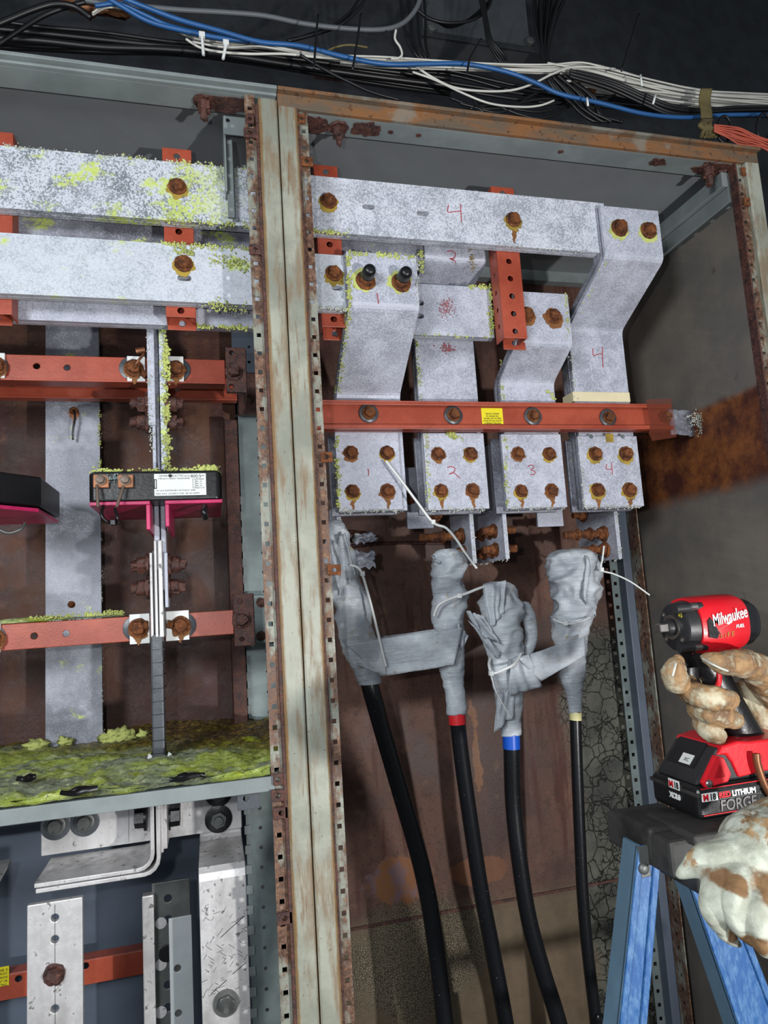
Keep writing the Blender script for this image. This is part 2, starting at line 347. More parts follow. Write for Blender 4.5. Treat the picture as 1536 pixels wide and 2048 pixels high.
def tapem():
    t = NT('grey_duct_tape', .36, 0, .55); n = t.noise(16, 6, .6); w_ = t.noise(14, 6, .6, t.vec((1.2, 1.2, 7)), 1.5)
    c = t.mx(t.ramp(n, .35, .65), col(158, 164, 172), col(196, 202, 208)); c = t.mx(t.ma('MULTIPLY', t.ramp(t.noise(30, 6, .7), .60, .68), .6), c, col(150, 130, 80))
    c = t.mx(t.ma('MULTIPLY', t.ramp(t.noise(70, 3, .7), .70, .74), .8), c, col(84, 58, 38)); t.bump(t.ma('ADD', w_, t.ma('MULTIPLY', t.noise(70), .15)), .006, .55); return t.done(c)
M['tape'] = tapem()
def cablem():
    t = NT('black_cable_jacket', .3, 0, .5); c = t.mx(t.ma('MULTIPLY', t.ramp(t.noise(240, 3, .7), .68, .72), .5), col(20, 21, 24), col(140, 140, 140)); t.bump(t.noise(40), .0008, .4); return t.done(c)
M['cable'] = cablem()
M['blk'] = flat('black_plastic', col(22, 22, 24), .32, 0, .2, .0004, 150)
M['blk_wire'] = flat('black_wire_jacket', col(20, 20, 22), .4)
M['grey_wire'] = flat('grey_wire_jacket', col(92, 96, 100), .45)
M['white_wire'] = flat('white_wire_jacket', col(206, 204, 196), .5, 0, .15)
M['blue_wire'] = flat('blue_wire_jacket', col(40, 90, 146), .4, 0, .15)
M['orange_wire'] = flat('salmon_wire_jacket', col(186, 88, 68), .5, 0, .2)
M['white'] = flat('white_plastic', col(218, 220, 218), .4, 0, .05)
M['tie'] = flat('nylon_tie', col(220, 222, 220), .4)
M['pipe'] = flat('white_pipe_paint', col(196, 196, 190), .5, 0, .3)
M['strap'] = flat('olive_webbing', col(112, 100, 62), .9, 0, .4, .0008, 300)
M['redtape'] = flat('red_tape', col(212, 38, 44), .35)
M['bluetape'] = flat('blue_tape', col(24, 84, 190), .35)
M['yeltape'] = flat('pale_yellow_tape', col(214, 206, 150), .5)
M['cream'] = flat('cream_masking_tape', col(228, 216, 178), .6, 0, .08)
M['pink'] = flat('magenta_painted_fibre_board', col(196, 40, 98), .35, 0, .4, .0003, 90)
M['yellow'] = flat('yellow_sticker', col(236, 220, 40), .4, 0, .06)
M['ink'] = flat('black_ink', col(24, 22, 20), .6)
M['redink'] = flat('red_marker_ink', col(178, 52, 58), .6)
M['redfade'] = flat('faded_red_marker_ink', col(168, 104, 110), .7, 0, .2)
t_ = NT('torn_brown_film', .25, 0, .5); t_.set('Alpha', .32); M['film'] = t_.done(col(120, 62, 48))
M['pale'] = flat('pale_grey_strip', col(160, 166, 168), .45, .1, .12, .0002, 300)
M['dark_rod'] = flat('tarnished_rod', col(120, 104, 92), .5, .4, .4)
M['brass'] = flat('tarnished_brass', col(150, 100, 70), .45, .6, .4)
M['crust'] = flat('yellow_lime_crust', col(200, 208, 122), .9, 0, .3, .001, 300)
M['crust_white'] = flat('white_crust', col(206, 210, 200), .9, 0, .25, .001, 300)
M['ochre'] = flat('ochre_bolt_stain', col(176, 148, 60), .85, 0, .45, .001, 250)
M['stain'] = flat('rust_run', col(140, 92, 48), .8, 0, .35)
def mossm():
    t = NT('lime_green_moss_and_silt', .7, 0, .4); g = t.noise(70, 8, .75); n = t.noise(8, 7, .65, t.vec((1, 1.6, 1)))
    d = t.ma('ADD', t.sep(1), t.ma('MULTIPLY', t.sep(0), .55)); wet = t.ramp(t.ma('ADD', d, t.ma('MULTIPLY', n, .35)), .30, .52)
    c = t.mx(t.ramp(n, .42, .58), col(150, 160, 134), col(178, 196, 84)); c = t.mx(t.ramp(g, .52, .66), c, col(222, 228, 170)); c = t.mx(t.ma('MULTIPLY', t.ramp(t.noise(220, 4, .7), .58, .66), .7), c, col(52, 56, 40))
    c = t.mx(t.ramp(g, .44, .34), c, col(70, 80, 44)); c = t.mx(t.ma('MULTIPLY', wet, .9), c, t.mx(t.ramp(g, .42, .62), col(58, 32, 18), col(132, 100, 36)))
    c = t.mx(t.ma('MULTIPLY', t.ramp(t.noise(17, 5), .60, .66), .8), c, col(176, 188, 40)); t.set('Roughness', t.ramp(wet, 0, 1, .8, .3)); t.bump(g, .004, .9); return t.done(c)
M['moss'] = mossm()
def glovem():
    t = NT('dirty_cream_leather', .75, 0, .3); n = t.noise(22, 8, .7); c = t.mx(t.ramp(t.noise(60), .35, .65), col(150, 152, 138), col(184, 188, 174))
    c = t.mx(t.ramp(n, .54, .60), c, t.mx(t.ramp(t.noise(50), .4, .6), col(104, 76, 52), col(160, 130, 92)))
    for (px, py, rx, rz) in ((1508, 1762, .020, .016), (1450, 1758, .012, .008), (1385, 1738, .010, .008), (1472, 1868, .010, .012), (1530, 1880, .014, .02), (1534, 1800, .010, .02)):
        a = P(px, py, -.53); c = t.mx(t.spot((a.x, -.53, a.z), (rx*.72, .2, rz*.72), .34, 60, .22), c, t.mx(t.noise(60), col(88, 62, 42), col(150, 118, 82)))
    t.bump(t.noise(320, 5), .0008, .7); return t.done(c)
M['glove'] = glovem()
def gripm():
    t = NT('cream_leather_soiled_by_rust', .7, 0, .3); n = t.noise(30, 7, .65); c = t.mx(t.ramp(n, .40, .56), col(190, 182, 156), t.mx(t.ramp(t.noise(60), .4, .6), col(104, 76, 52), col(158, 126, 90)))
    t.bump(t.noise(320, 5), .0008, .7); return t.done(c)
M['glove_soiled'] = gripm()
def fiber():
    t = NT('blue_fibreglass', .45, 0, .5); f = t.noise(160, 6, .75, t.vec((1, 1, .35)))
    c = t.mx(t.ramp(f, .4, .68), col(34, 82, 138), col(84, 122, 162)); t.bump(f, .0004, .5); return t.done(c)
M['fibre'] = fiber()
M['fibre_pale'] = flat('pale_blue_fibreglass', col(88, 116, 136), .5, 0, .2)  # paler, greyer blue for the left flange of each rail
M['rubber'] = flat('dusty_black_rubber', col(52, 51, 50), .65, 0, .75, .0015, 40)
M['tool_red'] = flat('red_tool_housing', col(206, 26, 38), .33, 0, .12, .0002, 200)
M['tool_blk'] = flat('charcoal_tool_housing', col(44, 44, 46), .42, .1, .3, .0003, 120)
M['steel'] = flat('bright_steel', col(170, 165, 162), .25, .9, .2)
M['lead'] = flat('dull_dark_insulating_wrap', col(78, 82, 88), .35, .1, .3, .0008, 40)

# ------------------------------------------------------------------ small reusable meshes
def bolt_mesh(name, R, h, mat, seed, rough=.0016):
    b = MB(); b.lathe([(0, R), (.003, R), (.0035, R*.97), (.0036, R*.74), (h, R*.72), (h+.002, R*.6), (h+.0025, R*.2)], (0, 0, 0), (0, -1, 0), 26, (3, 4), rough, seed)
    o = b.build(name, mat, None, 0, 50); me = o.data; bpy.data.objects.remove(o); return me
BOLT = [bolt_mesh('bolt', .0165, .011, M['rust'], s) for s in (1, 5, 9)]
BOLTS = [bolt_mesh('bolt', .0135, .011, M['rust'], s) for s in (2, 7)]
BOLTD = [bolt_mesh('bolt', .0165, .013, M['rust_dark'], s, .003) for s in (3, 8)]
CLEAN = [bolt_mesh('bolt', .0165, .010, M['silver_dull'], 4, .0003)]
def bolt(parent, loc, kind=None, rot=(0, 0, 0), sc=1, label=None):
    o = bpy.data.objects.new('bolt', random.choice(kind or BOLT)); C.objects.link(o); o.parent = parent; o.location = Vector(loc)-wloc(parent)
    o.rotation_euler = rot; o.scale = (sc, sc, sc)
    if label: o['label'] = label
    return o
def ring(parent, loc, r, mat, seed=0, drip=0, name='corrosion_ring', dripmat=None):
    b = MB(); loc = Vector(loc); pts = []
    n = 40
    for k in range(n):
        t = 2*PI*k/n; q = r*(1+.35*noise.noise(Vector((math.cos(t)*2.2+seed*3, math.sin(t)*2.2, seed)))+.15*noise.noise(Vector((math.cos(t)*7+seed, math.sin(t)*7, seed))))
        pts.append((q*math.cos(t), q*math.sin(t)))
    b.plate(pts, [], .0008, loc+Vector((0, 0, 0)), (1, 0, 0), (0, 0, 1)); b.build(name, mat, parent)
    if drip:
        b = MB(); L = []; Rr = []
        for k in range(9):
            t = k/8; q = r*(.30*(1-t)+.08)*(1+.7*noise.noise(Vector((t*5, seed, 3)))); x = r*.3*noise.noise(Vector((t*3, seed*2, 8))); L.append((x-q, -r*.7-drip*t)); Rr.append((x+q, -r*.7-drip*t))
        b.plate(L+Rr[::-1], [], .0007, loc, (1, 0, 0), (0, 0, 1)); b.build('rust_run', dripmat or M['stain'], parent)
def crumbs(parent, a, b_, n, size, mat, spread=.004, seed=0, name='corrosion_crust'):
    n = int(n*1.5)
    mb = MB(); a, b_ = Vector(a), Vector(b_); rnd = random.Random(seed+int(a.x*1000))
    for i in range(n):
        t = rnd.random(); t = t if noise.noise(Vector((t*5, seed, 0))) > -.1 else rnd.random()
        p = a.lerp(b_, t)+Vector((rnd.gauss(0, spread), -abs(rnd.gauss(0, spread*.4)), rnd.gauss(0, spread)))
        mb.blob(p, size*(.3+.55*rnd.random()), i, (1, .7, .9), 5, .8, 2.2)
    o = mb.build(name, mat, parent, 0, 180); o['kind'] = 'stuff'; return o
def strokes(parent, paths, Y, mat, wd=.0016, name='marker_number', axis='Y', label=None):   # hand drawn strokes given as pixels on the plane Y
    b = MB()
    for p in paths: b.tube([P(x, y, Y) for x, y in p], wd*.5, 6, True, 5)
    o = b.build(name, mat, parent, 0, 60)
    if label: o['label'] = label
    return o
# ================================================================== setting
def struct(o): o['kind'] = 'structure'; return o
struct(MB().box(-3, 4, -3, 3, -.05, 0).build('floor', M['concrete']))
struct(MB().box(-3, 4, .60, .68, 0, 4.6).build('wall_back', M['black_wall']))
struct(MB().box(-3, 4, -3, 3, 4.6, 4.7).build('ceiling', M['black_wall']))

# ================================================================== cabinets
XS = P(555, 200, 0).x; XR = P(1482, 340, 0).x
ZL = P(300, 156, 0).z; ZB = P(768, 235, 0).z                  # lower edge of the top beam's face
ZT = P(768, 203, 0).z
BK = .53
X_L = -1.0
XE = XR+.048
def strip_holes(name, parent, x0, x1, Y, z0, z1, mat, pitch=.0292, hw=.0033, kind='square', t=.002, z_first=None):
    hs = []; z = z_first or z0+.02
    xc = (x0+x1)/2
    while z < z1-.01:
        hs.append(rct(xc-hw, xc+hw, z-hw, z+hw) if kind == 'square' else circ(xc, z, hw, 10)); z += pitch
    return MB().plate(rct(x0, x1, z0, z1), hs, t, (0, Y, 0), (1, 0, 0), (0, 0, 1)).build(name, mat, parent, 0)
def clip(parent, px, py, Y=-.002, sx=.020, mat='rust_dark'):
    p = P(px, py, Y); b = MB(); b.plate(rct(p.x-sx/2, p.x+sx/2, p.z-.008, p.z+.008), [circ(p.x, p.z, .0035, 10)], .004, (0, Y, 0), (1, 0, 0), (0, 0, 1))
    b.build('cage_nut', M[mat], parent, .0008)
def cabinet(name, label, x0, x1, left):
    t = thing(name, label, 'electrical cabinet', ((x0+x1)/2, .25, 0))
    ZB = ZL if left else globals()['ZB']
    # beam: lip, face, underside flange
    b = MB(); b.box(x0, x1, -.006, .02, ZT-.006, ZT)
    b.box(x0, x1, .004, .012, ZB, ZT-.006); b.build('top_beam', M['rail' if left else 'rust_paint'], t, .001)
    MB().box(x0, x1, .012, .058, ZB, ZB+.003).build('beam_flange', M['rail'], t, .001)
    MB().box(x0, x1, .012, BK, ZB+.018, ZB+.022).build('top_panel', M['panel'], t)
    b = MB(); b.box(x0, x1, BK-.03, BK-.004, ZB-.010, ZB+.018); b.build('back_beam', M['rail'], t, .001)
    return t
cabL = cabinet('electrical_cabinet', 'left section of the open rusting cabinet, with the mossy shelf and yellow-blotched bars', X_L, XS-.0005, True)
cabR = cabinet('electrical_cabinet', 'right section of the open rusting cabinet, with the four taped black cables', XS+.0005, XE, False)
PW = .031
# posts: folded channel faces with the perforated flange beside them
def post(par, x0, x1, zt):
    b = MB(); pr = [(x0, .03), (x0, .002), (x0+.003, 0), (x1-.003, 0), (x1, .002), (x1, .03)]
    vv = [(x, y, z) for z in (0, zt) for x, y in pr]; n = len(pr); fs = [(i, i+1, n+i+1, n+i) for i in range(n-1)]+[(n-1, 0, n, 2*n-1), tuple(range(n)), tuple(range(n, 2*n))]
    b.add(vv, fs); return b.build('front_post', M['paint'], par, .0012)
post(cabL, XS-PW, XS-.0008, ZL-.010); post(cabR, XS+.0008, XS+PW, ZB-.0005); post(cabR, XR+.014, XR+.046, ZB-.0005)
MB().box(XS-PW-.005, XS-PW, .002, .03, 0, ZB).build('post_flange', M['rust_dark'], cabL, .001)
MB().box(XS+PW, XS+PW+.003, .002, .03, 0, ZB).build('post_flange', M['rust_dark'], cabR, .001)
zf = P(508, 388, .012).z % .0292
strip_holes('perforated_strip', cabL, XS-PW-.021, XS-PW-.005, .012, 0, ZL, M['strip'], z_first=zf+.0292)
strip_holes('perforated_strip', cabR, XS+PW+.003, XS+PW+.018, .012, 0, ZB, M['strip'], z_first=zf+.0292)
strip_holes('perforated_strip', cabR, XR-.004, XR+.014, .012, 0, ZB, M['strip'], z_first=zf+.0292)
MB().box(XR-.006, XR-.003, .006, .026, 0, ZB).build('strip_return', M['rust_dark'], cabR, .001)
for px, py, s in ((500, 268, .02), (500, 240, .012), (511, 501, .02), (556, 1590, .02), (562, 1625, .022), (569, 1835, .022), (556, 1558, .014)): clip(cabL, px, py, .006, s)
for px, py, s in ((613, 325, .02), (602, 240, .014), (653, 915, .018), (668, 1140, .02), (1495, 405, .02), (1490, 345, .02)): clip(cabR, px, py, .006, s, 'rust')
# hanging bolts and rust patches under the top beams
def hang_bolt(par, px, py, Y=.035, s=1):
    ZB = ZL if par is cabL else globals()['ZB']
    p = P(px, py, Y); b = MB()
    b.lathe([(0, .017*s), (.004, .0165*s), (.0045, .011*s), (.018*s, .0105*s), (.019*s, .006*s), (.034*s, .0055*s), (.035*s, .003)], (p.x, Y, ZB), (0, 0, -1), 20, (2, 3), .004, px)
    b.build('hanging_bolt', M['rust_dark'], par, 0, 50)
def patch(par, px0, px1, py, dY0=.008, dY1=.05, seed=1, mat='rust_dark'):
    ZB = ZL if par is cabL else globals()['ZB']
    a, c = P(px0, py, .03).x, P(px1, py, .03).x; pts = []; n = 40
    for k in range(n):
        t = 2*PI*k/n; q = 1+.5*noise.noise(Vector((math.cos(t)*2, math.sin(t)*2, seed))); pts.append(((a+c)/2+(c-a)/2*q*math.cos(t), max(.013, (dY0+dY1)/2+(dY1-dY0)/2*q*math.sin(t))))
    MB().plate(pts, [], .0015, (0, 0, ZB-.0016), (1, 0, 0), (0, 1, 0)).build('rust_patch', M[mat], par)
hang_bolt(cabL, 408, 208); patch(cabL, 395, 505, 205, .02, .055, 3)
hang_bolt(cabR, 676, 245); patch(cabR, 610, 660, 240, .015, .055, 5); patch(cabR, 705, 760, 245, .015, .05, 7); hang_bolt(cabR, 1415, 330, .03, 1.1); patch(cabR, 1390, 1500, 330, .012, .05, 9)
patch(cabR, 1300, 1330, 318, .02, .04, 2); hang_bolt(cabR, 1440, 330, .04, .8)
for px, py in ((782, 265), (838, 272), (1122, 297)): patch(cabR, px-5, px+5, py, .028, .036, px)
# left interior
zsh = P(300, 1588, .01).z             # shelf top level (front edge)
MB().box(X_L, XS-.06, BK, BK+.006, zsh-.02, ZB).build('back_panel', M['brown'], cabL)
MB().box(X_L, XS-.06, .43, .436, 0, zsh-.03).build('lower_back_panel', M['panel_blue'], cabL)
a = P(478, 1000, .49).x; b_ = P(533, 1000, .49).x
strip_holes('back_strip', cabL, a+.004, b_+.03, .49, zsh, ZB-.2, M['zinc'], pitch=.042, hw=.0035, kind='round')
hs = []; z = zsh+.02
e = P(484, 1000, .489).x
b = MB()
while z < ZB-.55: b.box(e-.004, e+.004, .486, .489, z, z+.018); z += .034
b.build('strip_tab', M['rail'], cabL)
MB().box(P(452, 1000, .50).x, P(478, 1000, .50).x, .455, .52, zsh, P(460, 850, .5).z).build('back_post', M['rust_dark'], cabL, .002)
b = MB(); q = rect(462, 655, 520, 800, .47); b.plate(rct(q[0], q[1], q[2], q[3]), [circ(P(498, y, .47).x, P(498, y, .47).z, .0035, 10) for y in (665, 695, 725)], .003, (0, .47, 0), (1, 0, 0), (0, 0, 1)); b.build('support_gusset', M['panel_blue'], cabL)
q = rect(474, 745, 535, 828, .45); MB().box(q[0], q[1], .45, .47, q[2], q[3]).build('rusted_gusset', M['rust_dark'], cabL, .002)
q = rect(505, 1190, 545, 1285, .45); b = MB(); b.plate(rct(*q), [], .01, (0, .45, 0), (1, 0, 0), (0, 0, 1)); b.build('support_gusset', M['zinc'], cabL, .002)
for y in (1205, 1272): bolt(cabL, P(522, y, .44), BOLTD, sc=.6)
q = rect(490, 1600, 560, 2120, .40); strip_holes('back_strip', cabL, q[0], XS-.02, .40, 0, zsh-.04, M['zinc'], pitch=.036, hw=.0035, kind='round')
b = MB(); z = .3
e = P(500, 1800, .398).x
while z < zsh-.06: b.box(e-.006, e+.006, .395, .398, z, z+.016); z += .036
b.build('strip_tab', M['rail'], cabL, .001)
# small grey bracket hanging by the post, top of the left section
q = list(rect(446, 222, 492, 272, .062)); q[3] = min(q[3], ZL-.001)
b = MB(); b.plate(rct(*q), [circ(P(456, 240, .062).x, P(456, 240, .062).z, .0035, 10)], .003, (0, .065, 0), (1, 0, 0), (0, 0, 1)); b.box(q[0], q[0]+.003, .065, .14, q[2]-.10, q[3]); b.box(q[0]+.003, q[0]+.014, .075, .08, q[2]-.14, q[2]); b.build('grey_bracket', M['rail'], cabL, .0008)
# right interior
MB().box(XS+.02, XR+.01, BK, BK+.006, 0, ZB).build('back_panel', M['back_right'], cabR)
MB().box(XR+.012, XR+.016, .014, BK, 0, ZB).build('side_panel', M['side'], cabR)
z = P(950, 1812, BK).z; MB().box(XS+.02, XR, BK-.004, BK, z-.003, z+.003).build('panel_seam', M['rust_dark'], cabR, .001)
z = P(780, 1090, BK).z; MB().tube([(XS+.03, BK-.002, z+.002), (XS+.15, BK-.004, z), (XS+.28, BK-.002, z+.004), (XS+.42, BK-.003, z-.002)], .004, 6).build('panel_seam', M['rust_dark'], cabR, 0, 60)
b = MB(); b.box(XR-.018, XR+.012, .03, BK, ZB-.035, ZB-.005); b.box(XR-.006, XR+.012, .03, BK, ZB-.068, ZB-.035)
b.build('side_rail', M['rail'], cabR, .0015)
strip_holes('back_strip', cabR, XR-.055, XR-.034, .50, 0, ZB-.5, M['zinc'], pitch=.0292, hw=.0042)
MB().box(XR-.034, XR-.012, .47, .50, 0, ZB-.45).build('back_post', M['panel_blue'], cabR, .002)
b = MB(); z = .1; hs = []
while z < 1.6: hs.append(rct(.448, .456, z-.004, z+.004)); z += .0292
b.plate(rct(.43, .47, 0, 1.65), hs, .003, (XR-.012, 0, 0), (0, 1, 0), (0, 0, 1)); b.build('side_strip', M['strip'], cabR)

# ================================================================== shelf with moss
sx1 = P(549, 1549, .012).x; zs = (P(0, 1621, .012).z+P(549, 1549, .012).z)/2
sh = thing('steel_shelf', 'grey-green steel shelf across the left cabinet section, heaped with yellow-green moss', 'shelf', ((X_L+sx1)/2, .25, zs))
cb = P(316, 1560, .22)
MB().box(X_L+.01, sx1, .012, .034, zs-.004, zs-.001).box(X_L+.01, XS, .034, BK-.001, zs-.004, zs-.001).build('deck', M['zinc'], sh)
MB().box(X_L+.01, sx1, .008, .012, zs-.020, zs).build('front_lip', M['rail'], sh, .001)
q = rect(474, 1572, 520, 1617, .015); MB().plate(rct(*q), [circ(P(492, 1598, .015).x, P(492, 1598, .015).z, .004, 12)], .003, (0, .02, 0), (1, 0, 0), (0, 0, 1)).build('tab', M['lead'], sh, .0006)
def mossf(u, v):
    y = .016+v*(BK-.02-.016); x = X_L+.02+u*((sx1 if y < .034 else XS)-X_L-.025); d = y+.55*x
    h = .003+.012*max(0, noise.noise(Vector((x*9, y*9, 2)))+.15)*max(.25, min(1, 1.5-d*3))+.006*noise.noise(Vector((x*40, y*40, 1)))+.004*noise.noise(Vector((x*120, y*120, 1)))
    if v > .8: h += .014*(v-.8)/.2*max(0, 1-abs(x+.1)*4)
    return (x, y, zs-.001+max(.0004, h if .02 < v else h*.3))
tag(MB().grid(mossf, 260, 130).build('moss', M['moss'], None, 0, 180), 'yellow-green moss and wet silt spread over the steel shelf', 'moss', None, 'stuff')
clumpb = MB()
for i, (px, py, s) in enumerate(((240, 1490, .016), (225, 1496, .014), (252, 1494, .012), (212, 1500, .01), (85, 1512, .010), (70, 1516, .012), (130, 1515, .01), (285, 1498, .008))):
    p = P(px, py, .42); clumpb.blob((p.x, .42, zs+.010), s, i+3, (1.3, 1, .8), 10, .7, 2.2)
tag(clumpb.build('moss_clump', M['crust'], None, 0, 180), 'bright lime-green crumbly clump at the back edge of the mossy shelf', 'moss', None, 'stuff')
for i, (px, py, L, lab) in enumerate(((55, 1555, .025, 'short flat black scrap lying on the moss, leftmost of the three'), (160, 1580, .045, 'crumpled twisted black scrap lying near the front lip of the shelf'), (375, 1552, .045, 'long thin black scrap lying on the moss, right of the dark wrapped bar'))):
    p = P(px, py, .08); ray = p-Vector((0, CAMY, CAMZ)); p = Vector((0, CAMY, CAMZ))+ray*((zs+.012-CAMZ)/ray.z); b = MB()
    for k in range(4): b.tube([p+Vector(((j/3-.5)*L*(1-.15*k), .005*k-.008+.003*math.sin(j*2+k+i), .002*math.cos(j*2+k+i))) for j in range(4)], .0035-.0004*k, 6, True, 4)
    tag(b.build('rubber_scrap', M['blk'], None, 0, 60), lab, 'scrap', 'black scraps on the moss')

# ================================================================== horizontal busbars
def hbar(label, x0, x1, z0, z1, Y, t, nl, mat, slots, name='busbar', gap=.002, lam_mat=None):
    th = thing(name, label, 'busbar', ((x0+x1)/2, Y, z0), 'long horizontal busbars')
    for L in range(nl):
        y = Y+L*(t+gap)
        (MB().plate(rct(x0, x1, z0, z1), slots, t, (0, y+t, 0), (1, 0, 0), (0, 0, 1))).build('bar', mat if L == 0 else (lam_mat or mat), th, 0 if slots else .0015)
    return th
Y1 = .092
zt = P(620, 349, Y1).z; zb = P(620, 466, Y1).z
zt = (zt+P(1203, 411, Y1).z+P(0, 286, Y1).z)/3; zb = (zb+P(1203, 505, Y1).z+P(0, 412, Y1).z)/3
sl = [slot(P(737, 414, Y1).x, P(737, 414, Y1).z, .0045, .014), slot(P(845, 427, Y1).x, P(845, 427, Y1).z, .0045, .014)]
HB1 = hbar('topmost long pale bar running through both cabinet sections, marked with a red 4 at right', -.95, P(1213, 460, Y1).x, zb, zt, Y1, .009, 2, M['bar_yellow'], sl)
X1E = P(1213, 460, Y1).x
zt2 = (P(620, 508, Y1).z+P(0, 463, Y1).z)/2; zb2 = (P(640, 622, Y1).z+P(0, 580, Y1).z)/2
HB2 = hbar('second long pale bar down, scuffed white, ending at the plate with two black caps', -.95, P(702, 560, Y1).x, zb2, zt2, Y1, .009, 2, M['bar_pale'], [slot(P(369, 556, Y1).x, P(369, 556, Y1).z, .005, .012), slot(P(674, 576, Y1).x, P(674, 576, Y1).z, .0045, .010)])
YR = .155
z1, z0 = P(700, 420, YR).z, P(760, 528, YR).z
HB3 = hbar('dull rear bar seen between the two long front bars, blotched with yellow', -.95, P(848, 510, YR).x, z0, z1, YR, .009, 2, M['bar_rear'], [])
z1, z0 = P(900, 571, YR).z, P(900, 672, YR).z
HB4 = hbar('rear lower bar with a blurred red scribble, ending behind the short vertical red channel', -.95, P(984, 620, YR).x, z0, z1, YR, .009, 2, M['bar'], [slot(P(838, 606, YR).x, P(838, 606, YR).z, .005, .010), slot(P(838, 632, YR).x, P(838, 632, YR).z, .005, .010)])
for th, px, py, k in ((HB1, 355, 374, BOLT), (HB1, 657, 403, BOLT), (HB1, 1026, 440, BOLT), (HB2, 367, 528, BOLT), (HB2, 668, 548, BOLT)):
    bolt(th, P(px, py, Y1), k, sc=.88); ring(th, P(px, py+4, Y1), .0175, M['ochre'], px, .03 if px in (1026,) else 0)
# yellow/white crusts on edges
def edge_crumbs(th, x0, x1, z, Y, n, mat='crust', s=.0028, seed=1): crumbs(th, (x0, Y, z), (x1, Y, z), n, s, M[mat], .0022, seed)
edge_crumbs(HB1, P(330, 440, Y1).x, P(500, 440, Y1).x, zb, Y1, 60)
edge_crumbs(HB1, P(620, 460, Y1).x, P(700, 470, Y1).x, zb, Y1, 40)
edge_crumbs(HB1, P(1000, 500, Y1).x, P(1205, 500, Y1).x, zb, Y1, 40, 'crust_white', .0018)
edge_crumbs(HB1, P(0, 500, Y1).x, P(500, 500, Y1).x, zt, Y1, 120, 'crust_white', .0018)
edge_crumbs(HB1, P(240, 500, Y1).x, P(500, 500, Y1).x, zt, Y1, 30)
edge_crumbs(HB2, P(320, 500, Y1).x, P(500, 500, Y1).x, zt2, Y1, 80)
edge_crumbs(HB2, P(620, 500, Y1).x, P(700, 500, Y1).x, zb2, Y1, 60, 'crust_white')
edge_crumbs(HB4, P(390, 655, YR).x, P(520, 655, YR).x, HB4.location.z, YR, 90)
edge_crumbs(HB4, P(740, 655, YR).x, P(980, 655, YR).x, HB4.location.z, YR, 60, 'crust', .002)
edge_crumbs(HB4, P(940, 575, YR).x, P(982, 575, YR).x, z1, YR, 40)
crumbs(HB4, P(981, 585, YR), P(984, 670, YR), 70, .0032, M['crust'], .003, 4)
crumbs(HB2, P(415, 610, Y1-.001), P(500, 622, Y1-.001), 90, .002, M['crust'], .006, 6)
crumbs(HB2, P(425, 520, Y1-.001), P(495, 530, Y1-.001), 110, .002, M['crust'], .006, 7)
crumbs(HB2, P(355, 502, Y1-.001), P(385, 505, Y1-.001), 50, .0026, M['crust'], .004, 8)
strokes(HB1, [[(897, 410), (896, 424), (908, 423), (922, 422)], [(921, 408), (922, 428), (923, 444)]], Y1-.0003, M['redink'])
b = MB(); p = P(893, 615, YR-.001)
rnd = random.Random(3)
for i in range(170):
    a = rnd.gauss(0, .009); c_ = rnd.gauss(0, .010); b.blob((p.x+a, p.y, p.z+c_+.3*a), .0012*rnd.random()+.0003, i, (1, .2, 1), 4)
b.build('marker_scribble', M['redfade'], HB4, 0, 180)

# ================================================================== vertical red hat channels carrying the bars
def vchannel(label, px0, px1, ptop, pbot, holes, Y=.1135, depth=.036, side_holes=(), tail=None, w=None):
    x0, x1 = P(px0[0], px0[1], Y).x, P(px1[0], px1[1], Y).x; zt_ = P((px0[0]+px1[0])/2, ptop, Y).z; zb_ = P((px0[0]+px1[0])/2, pbot, Y).z
    th = thing('support_channel', label, 'steel channel', ((x0+x1)/2, Y, zb_), 'red upright support channels')
    hs = [circ((x0+x1)/2, P((px0[0]+px1[0])/2, hy, Y).z, .0055, 14) for hy in holes]
    hs = [h for h in hs if zb_+.006 < h[4][1]-.0 and h[12][1] > zb_+.001 and h[4][1] < zt_-.001]
    b = MB().plate(rct(x0, x1, zb_, zt_), hs, .0025, (0, Y+.0025, 0), (1, 0, 0), (0, 0, 1)); b.build('web', M['red'], th, .0009)
    sh_ = [circ(Y+.020, P(px0[0], hy, Y).z, .0045, 12) for hy in side_holes]
    sh_ = [h for h in sh_ if h[3][1] < zt_-.004 and h[9][1] > zb_+.004]
    MB().plate(rct(Y+.0025, Y+depth, zb_, zt_), sh_, .0025, (x0, 0, 0), (0, 1, 0), (0, 0, 1)).build('flange', M['red'], th, .0009)
    MB().box(x1-.0025, x1, Y+.0025, Y+depth, zb_, zt_).build('flange', M['red'], th, .0009)
    if tail:
        zz = P((px0[0]+px1[0])/2, tail, Y+depth).z
        hh = P((px0[0]+px1[0])/2+6, tail-13, Y+depth).z
        xa = P(px0[0]+4, pbot, Y+depth).x
        MB().plate(rct(xa, xa+(x1-x0)*.98, zz, zt_-.01), [circ(xa+(x1-x0)*.5, hh, .0055, 14)], .0025, (0, Y+depth+.003, 0), (1, 0, 0), (0, 0, 1)).build('back_leg', M['red'], th, .0009)
    return th
vchannel('upright red channel behind the moss-spotted bars, left of the centre post', (331, 600), (391, 600), 298, 634, (313, 463, 621), tail=660)
vchannel('upright red channel just right of the centre posts, crossing behind both long front bars', (641, 600), (690, 600), 332, 654, (345, 489, 638), tail=680)
V3 = vchannel('upright red channel with five round holes, right of the blurred red scribble', (1002, 600), (1048, 600), 376, 676, (388, 523, 557, 592, 627, 662), Y=.1135, side_holes=(505, 542, 577, 612, 645), tail=699)
vchannel('upright red channel cut off by the left edge of the photo', (-44, 600), (24, 600), 262, 628, (640,), tail=650)
